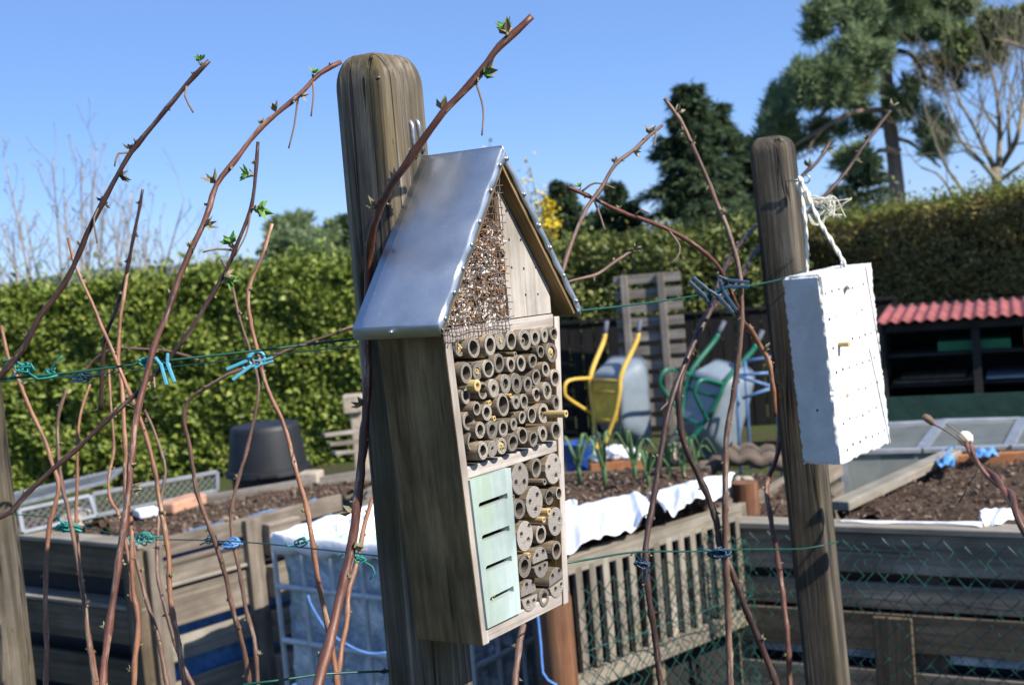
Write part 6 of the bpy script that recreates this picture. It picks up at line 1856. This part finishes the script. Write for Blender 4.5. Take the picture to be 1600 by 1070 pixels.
conifer('small dark spruce between the slim one and the tall spruce', 966, 288, 37, 1.2, 80, 150, M_needled, seed=4, L=.24, Wd=.08)
conifer('low dark spruce filling the gap above the hedge', 925, 335, 40, 1.3, 60, 140, M_needled, seed=5, L=.24, Wd=.08)
conifer('dark spruce behind the left of the pine beside the post', 1175, 215, 37, 1.7, 90, 160, M_needled, seed=6, L=.28, Wd=.07, irr=.45)
conifer('dark spruce low behind the pine trunk', 1335, 232, 40, 2.0, 80, 150, M_needled, seed=8, L=.28, Wd=.048, irr=.5)
def needle_clumps(clumps, d0, rs, per=9, L=.22, Wd=.03):
    Ps = []; Ts = []
    for (px, py, rx, ry, n) in clumps:
        k = d0 / F
        c = np.array(W(px, py, d0 + rs.uniform(-.9, .9)))
        u_ = rs.normal(size=(n, 3)); u_ /= np.linalg.norm(u_, axis=1, keepdims=True)
        r_ = rs.random(n) ** .45
        # sub-clumps for uneven density
        kk = max(3, n // 26); cen = rs.normal(size=(kk, 3)); cen /= np.linalg.norm(cen, axis=1, keepdims=True); cen *= (rs.random((kk, 1)) ** .5) * .85
        idx = rs.integers(0, kk, n)
        off = cen[idx] + u_ * (r_ * .44)[:, None]
        C = c + off[:, :1] * np.array(RX) * rx * k + off[:, 2:] * np.array(UP) * ry * k + off[:, 1:2] * np.array(fw) * (rx + ry) * .5 * k
        T = rs.normal(size=(n, per, 3)) * .75 + np.array([0, 0, .55]) + (off[:, None, :] @ np.stack([np.array(RX), np.array(fw), np.array(UP)])) * .5
        P = np.repeat(C[:, None], per, 1) + rs.normal(0, .02, (n, per, 3))
        Ps.append(P.reshape(-1, 3)); Ts.append(T.reshape(-1, 3))
    return np.concatenate(Ps), np.concatenate(Ts)
def limb(l, d, r0, r1, mat, root, nm='branch', n=7):
    b = MB(); P = spline([W(x, y, dd) for (x, y), dd in zip(l, d if hasattr(d, '__len__') else [d] * len(l))], .15)
    b.tube(P, [r0 + (r1 - r0) * i / (len(P) - 1) for i in range(len(P))], n, True, .06); part(nm, b, mat, root, smooth='all')
PD = 27.0
pb = ground_at(1410, PD)
pine = thing('pine_tree', 'big pine with reddish bark trunk and heavy blue green crown at upper right', 'pine', pb)
b = MB(); tr_pts = spline([pb, W(1403, 310, PD), W(1396, 240, PD), W(1387, 160, PD), W(1384, 90, PD), W(1386, 40, PD), W(1382, -40, PD), W(1375, -150, PD)], .2)
b.tube(tr_pts, [.18 - .10 * (i / len(tr_pts)) for i in range(len(tr_pts))], 14, True, .10); part('trunk', b, M_pinebark, pine, smooth='all')
k_ = W(1389, 235, PD - .17)
b = MB(); b.frame_box(k_, RX, UP, fw, .22, .035, .12); part('branch_stub', b, M_pinebark, pine, bevel=.01)
for l, r0_, r1_ in (([(1384, 150), (1372, 138), (1350, 140), (1320, 152), (1295, 168), (1275, 188), (1255, 205)], .075, .03), ([(1384, 172), (1350, 173), (1322, 180), (1290, 198), (1262, 215), (1245, 225), (1230, 240)], .07, .025), ([(1290, 198), (1270, 220), (1258, 245), (1240, 250)], .04, .015),
                   ([(1388, 85), (1405, 80), (1422, 84), (1436, 100), (1445, 120), (1447, 140)], .07, .03), ([(1386, 60), (1350, 50), (1310, 40), (1270, 30)], .06, .02), ([(1388, 30), (1440, 8), (1500, 0), (1540, -12)], .06, .02),
                   ([(1384, 110), (1362, 105), (1350, 130)], .04, .02), ([(1390, 215), (1420, 222), (1450, 245), (1470, 262)], .05, .02), ([(1390, 190), (1420, 180), (1445, 190)], .04, .015), ([(1386, 95), (1330, 100), (1280, 110), (1230, 130)], .05, .02), ([(1447, 60), (1520, 55), (1590, 50)], .04, .015), ([(1386, 55), (1420, 58), (1447, 60)], .055, .04)):
    limb(l, PD + random.uniform(-.3, .1), r0_, r1_, M_pinebark, pine)
rs_ = np.random.default_rng(5)
P, T = needle_clumps([(1325, 110, 52, 62, 420), (1275, 120, 48, 45, 330), (1240, 150, 38, 36, 220), (1222, 190, 30, 32, 170), (1345, 75, 40, 40, 260), (1300, 150, 40, 28, 200), (1335, 20, 45, 40, 330), (1290, 35, 30, 38, 200), (1305, -10, 45, 30, 200)], PD - 1.2, rs_)
n = len(P); leaf_part('crown', P, T, rs_.normal(size=(n, 3)), .25 * (.5 + .8 * rs_.random(n)), .027, M_needle, pine, .1)
P, T = needle_clumps([(1410, 25, 60, 36, 420), (1375, 55, 40, 30, 240), (1460, 15, 60, 30, 330), (1450, 50, 40, 26, 160), (1400, -30, 110, 40, 500), (1500, -12, 40, 25, 150), (1370, 0, 50, 40, 300), (1430, 38, 44, 22, 180), (1215, 215, 36, 30, 180), (1250, 228, 40, 26, 150), (1280, 205, 34, 18, 80), (1335, 165, 30, 18, 70), (1340, 205, 38, 26, 110), (1330, 250, 38, 24, 110), (1420, 165, 36, 24, 120), (1455, 200, 30, 22, 60), (1470, 235, 30, 24, 110), (1440, 180, 30, 22, 60), (1405, 140, 22, 16, 40), (1195, 180, 20, 40, 100)], PD, rs_)
n = len(P); leaf_part('shaded_crown', P, T, rs_.normal(size=(n, 3)), .25 * (.5 + .8 * rs_.random(n)), .027, M_needle, pine, .1)
P, T = needle_clumps([(1450, 90, 34, 34, 60), (1480, 55, 36, 28, 110), (1490, 100, 36, 26, 80), (1520, 120, 30, 20, 50), (1530, 80, 36, 26, 80), (1465, 130, 26, 20, 36), (1435, 215, 22, 26, 50), (1440, 120, 16, 40, 30)], PD - .2, rs_, 8)
n = len(P); leaf_part('dry_needles', P, T, rs_.normal(size=(n, 3)), .18 * (.6 + .7 * rs_.random(n)), .028, M_needley, pine, .1)
# olive pine branch mass at the right edge
yt = ground_at(1600, 24.0)
yew = thing('pine_tree', 'loose olive green conifer reaching in from the right edge of the photo', 'pine', ground_at(1660, 25.0), group=None)
limb([(1650, 330), (1655, 200), (1650, 80), (1640, -30)], 25, .12, .05, M_pinebark, yew, 'trunk', 10)
limb([(1650, 110), (1600, 75), (1550, 62), (1500, 75)], 25, .05, .015, M_pinebark, yew); limb([(1650, 60), (1600, 40), (1560, 30)], 25, .05, .015, M_pinebark, yew)
P, T = needle_clumps([(1580, 55, 32, 30, 200), (1535, 60, 36, 26, 190), (1510, 85, 26, 18, 90), (1560, 30, 26, 22, 110), (1595, 30, 22, 22, 90), (1545, 85, 34, 16, 100), (1500, 60, 22, 20, 70), (1650, 20, 40, 50, 250), (1640, 90, 40, 40, 200)], 25, rs_)
n = len(P); leaf_part('crown', P, T, rs_.normal(size=(n, 3)), .19 * (.6 + .7 * rs_.random(n)), .035, M_yew, yew, .1)
# bare branching plants
def grow(b, p, d, l, r, depth, rs, spread, upb, tips, nseg=4, rmin=.004, kids=(2, 3)):
    pts = [p]; dd = d.copy()
    for i in range(nseg):
        dd = (dd + Vector(rs.normal(0, .12, 3).tolist()) + V(0, 0, upb * .08)).normalized()
        pts.append(pts[-1] + dd * l / nseg)
    r1 = max(rmin, r * .62)
    b.tube(pts, [r + (r1 - r) * i / nseg for i in range(nseg + 1)], 6 if depth > 1 else 4, False)
    if depth == 0: tips.append((pts[-1], dd)); return
    for k in range(rs.integers(kids[0], kids[1] + 1)):
        i = nseg if k == 0 else int(rs.integers(1, nseg + 1))
        ang = spread * (.35 if k == 0 else 1) * rs.uniform(.6, 1.2)
        ax = Vector(rs.normal(size=3).tolist()).cross(dd).normalized()
        nd = (Quaternion(ax, ang) @ dd); nd = (nd + V(0, 0, upb * .15)).normalized()
        grow(b, pts[i], nd, l * rs.uniform(.6, .85), r1 * (.95 if k == 0 else .75), depth - 1, rs, spread, upb, tips, nseg, rmin, kids)
bt0 = ground_at(1560, 21)
bare = thing('bare_tree', 'leafless forked tree against the sky at the right edge', 'tree', bt0)
rs = np.random.default_rng(12); tips = []
b = MB(); b.tube([bt0, W(1558, 300, 21), W(1556, 262, 21)], [.10, .085, .075], 10); part('trunk', b, M_twig, bare, smooth='all')
for l, r0_ in (([(1556, 268), (1540, 235), (1520, 195), (1500, 160), (1488, 130)], .05), ([(1560, 262), (1562, 215), (1560, 170), (1552, 120), (1540, 85)], .05), ([(1562, 262), (1580, 235), (1592, 205), (1600, 150), (1598, 95)], .05), ([(1560, 285), (1535, 255), (1505, 225), (1490, 195), (1475, 160)], .045), ([(1566, 280), (1590, 262), (1625, 235)], .04), ([(1578, 238), (1576, 190), (1580, 140), (1588, 110)], .035)):
    P = spline([W(x, y, 21 + random.uniform(-.3, .3)) for x, y in l], .12)
    b = MB(); b.tube(P, [r0_ * (1 - .75 * i / len(P)) for i in range(len(P))], 7)
    for i in range(3, len(P), 1):
        dd = (P[i] - P[i - 1]).normalized()
        ax = Vector(rs.normal(size=3).tolist()).cross(dd).normalized()
        grow(b, P[i], Quaternion(ax, rs.uniform(.4, .9)) @ dd, rs.uniform(.45, .8), r0_ * (1 - .75 * i / len(P)) * .38, 3, rs, .6, .5, tips, 4, .0042, (1, 2))
    part('branch', b, M_twig, bare, smooth='all')
bl_ = thing('bare_tree', 'leaning leafless stems over the brown hedge right of the pine', 'tree', ground_at(1530, 20))
for l, r0_ in (([(1530, 350), (1515, 315), (1495, 285), (1475, 255), (1462, 225)], .04), ([(1500, 330), (1480, 290), (1462, 270), (1440, 262)], .03)):
    P = spline([W(x, y, 20) for x, y in l], .12); P = [V(P[0].x, P[0].y, 0)] + P
    b = MB(); b.tube(P, [r0_ * (1 - .7 * i / len(P)) for i in range(len(P))], 7)
    for i in range(4, len(P), 3):
        dd = (P[i] - P[i - 1]).normalized(); ax = Vector(rs.normal(size=3).tolist()).cross(dd).normalized()
        grow(b, P[i], Quaternion(ax, rs.uniform(.4, .9)) @ dd, rs.uniform(.3, .6), r0_ * .3, 3, rs, .6, .5, tips, 4, .0042, (1, 2))
    part('branch', b, M_twig, bl_, smooth='all')
def bare_shrub(label, stems, d, seed, r=.02, lean=.35, twig=.34, budn=1.0, mat=None, depth=2, group='bare shrubs beyond the laurel hedge', dots=True):
    rs = np.random.default_rng(seed)
    base = ground_at(sum(s_[0] for s_ in stems) / len(stems), d)
    root = thing('bare_shrub', label, 'shrub', base, group=group); allt = []
    for (px, qx, qy) in stems:
        a = ground_at(px, d + rs.uniform(-.3, .3)); e = W(qx, qy, d + rs.uniform(-.5, .5))
        P = spline([a, a.lerp(e, .5) + V(0, 0, .12), e], .14); b = MB()
        b.tube(P, [r * (1 - .8 * i / len(P)) + .003 for i in range(len(P))], 6)
        tt = [(P[-1], V(0, 0, 1))]
        for i in range(len(P) // 3, len(P), 1):
            if rs.random() < .75:
                dd = (P[i] - P[i - 1]).normalized(); ax = Vector(rs.normal(size=3).tolist()).cross(dd).normalized()
                grow(b, P[i], Quaternion(ax, rs.uniform(.35, .9)) @ dd, twig * rs.uniform(.6, 1.3) * (1.25 - i / len(P) * .6), r * .4 * (1 - .7 * i / len(P)) + .0015, depth, rs, .55, .7, tt, 3, .0032, (1, 2))
        part('stem', b, mat or M_twigr, root, smooth='all'); allt += tt
        for i in range(len(P) // 2, len(P), 2): allt.append((P[i] + V(.02, 0, 0), V(.5, 0, .6)))
    if dots:
        P = np.array([tuple(t[0]) for t in allt]); P = np.repeat(P, 3, 0); n = len(P)
        bo_ = leaf_part('buds', P, rng.normal(size=(n, 3)) + [0, 0, .6], rng.normal(size=(n, 3)), .024 * (.6 + .7 * rng.random(n)), .013, M_budspeck, root, .2); bo_['kind'] = 'stuff'
    return root
bare_shrub('tall bare budding shrub at far left, its twigs spread against the sky', [(60, 10, 262), (85, 82, 250), (95, 150, 235), (100, 128, 262), (75, 40, 345), (110, 165, 290), (120, 205, 300), (50, 5, 350), (130, 190, 325), (90, 100, 300), (105, 135, 320)], 14, 21, r=.019, twig=.3)
bare_shrub('lower bare shrub left of the long red cane', [(150, 150, 370), (165, 200, 345), (185, 175, 330), (200, 230, 360), (140, 120, 380), (175, 288, 312), (210, 215, 380)], 15, 22, r=.017, twig=.3)
bare_shrub('hazy brown thicket of bare twigs low above the hedge', [(215 + 14 * k, 205 + 15 * k, 372 + (k * 37) % 40) for k in range(11)], 22, 23, r=.016, twig=.4, dots=False)
bare_shrub('bare brownish twigs at the left edge above the hedge', [(-10, -15, 350), (10, 20, 365), (30, 45, 380), (40, 30, 330), (5, -5, 385)], 14.5, 24, r=.014, twig=.3)
# bushy pine far left of the post
bp = ground_at(480, 38)
bpn = thing('bushy_pine', 'rounded bushy green pine between the hotel post and the sky', 'pine', bp)
b = MB(); b.tube([bp, W(478, 400, 38), W(470, 360, 38)], [.15, .12, .05], 8); part('trunk', b, M_pinebark, bpn, smooth='all')
P, T = needle_clumps([(458, 358, 30, 24, 260), (438, 385, 28, 28, 220), (490, 368, 26, 22, 160), (475, 395, 34, 30, 260), (505, 405, 30, 24, 220), (460, 420, 40, 20, 220), (505, 385, 20, 16, 90), (525, 420, 30, 22, 160), (428, 362, 16, 16, 60), (515, 372, 20, 18, 80)], 38, rs_, 9)
n = len(P); leaf_part('crown', P, T, rs_.normal(size=(n, 3)), .26 * (.6 + .7 * rs_.random(n)), .06, M_needle, bpn, .1)
conifer('dark conifer half hidden by the left edge of the hotel post', 538, 338, 42, 1.1, 60, 140, M_needled, seed=9, L=.26, Wd=.08)
# forsythia
fo = ground_at(850, 13)
fs_ = thing('forsythia_bush', 'yellow flowering bush showing above the metal roof edge', 'flowering bush', fo)
b = MB()
tip_l = [(820, 278), (836, 318), (848, 322), (858, 346), (842, 300), (765, 226), (862, 330), (828, 260), (845, 350), (862, 365), (815, 320), (805, 300)]
for (x, y) in tip_l: b.tube(spline([fo, fo.lerp(W(x, y, 13), .6) + V(.05, 0, .1), W(x, y, 13)], .2), .006, 5)
part('stems', b, M_twig, fs_, smooth='all')
P = []
for (x, y), n_ in zip(tip_l, (12, 18, 36, 60, 12, 5, 60, 8, 60, 50, 10, 8)):
    c = np.array(W(x, y, 13)); P.append(c + rng.normal(0, .04, (n_, 3)) * [1, 1, 1.5])
P = np.concatenate(P); n = len(P)
leaf_part('blossom', P, rng.normal(size=(n, 3)), rng.normal(size=(n, 3)), .05, .028, M_forsythia, fs_)
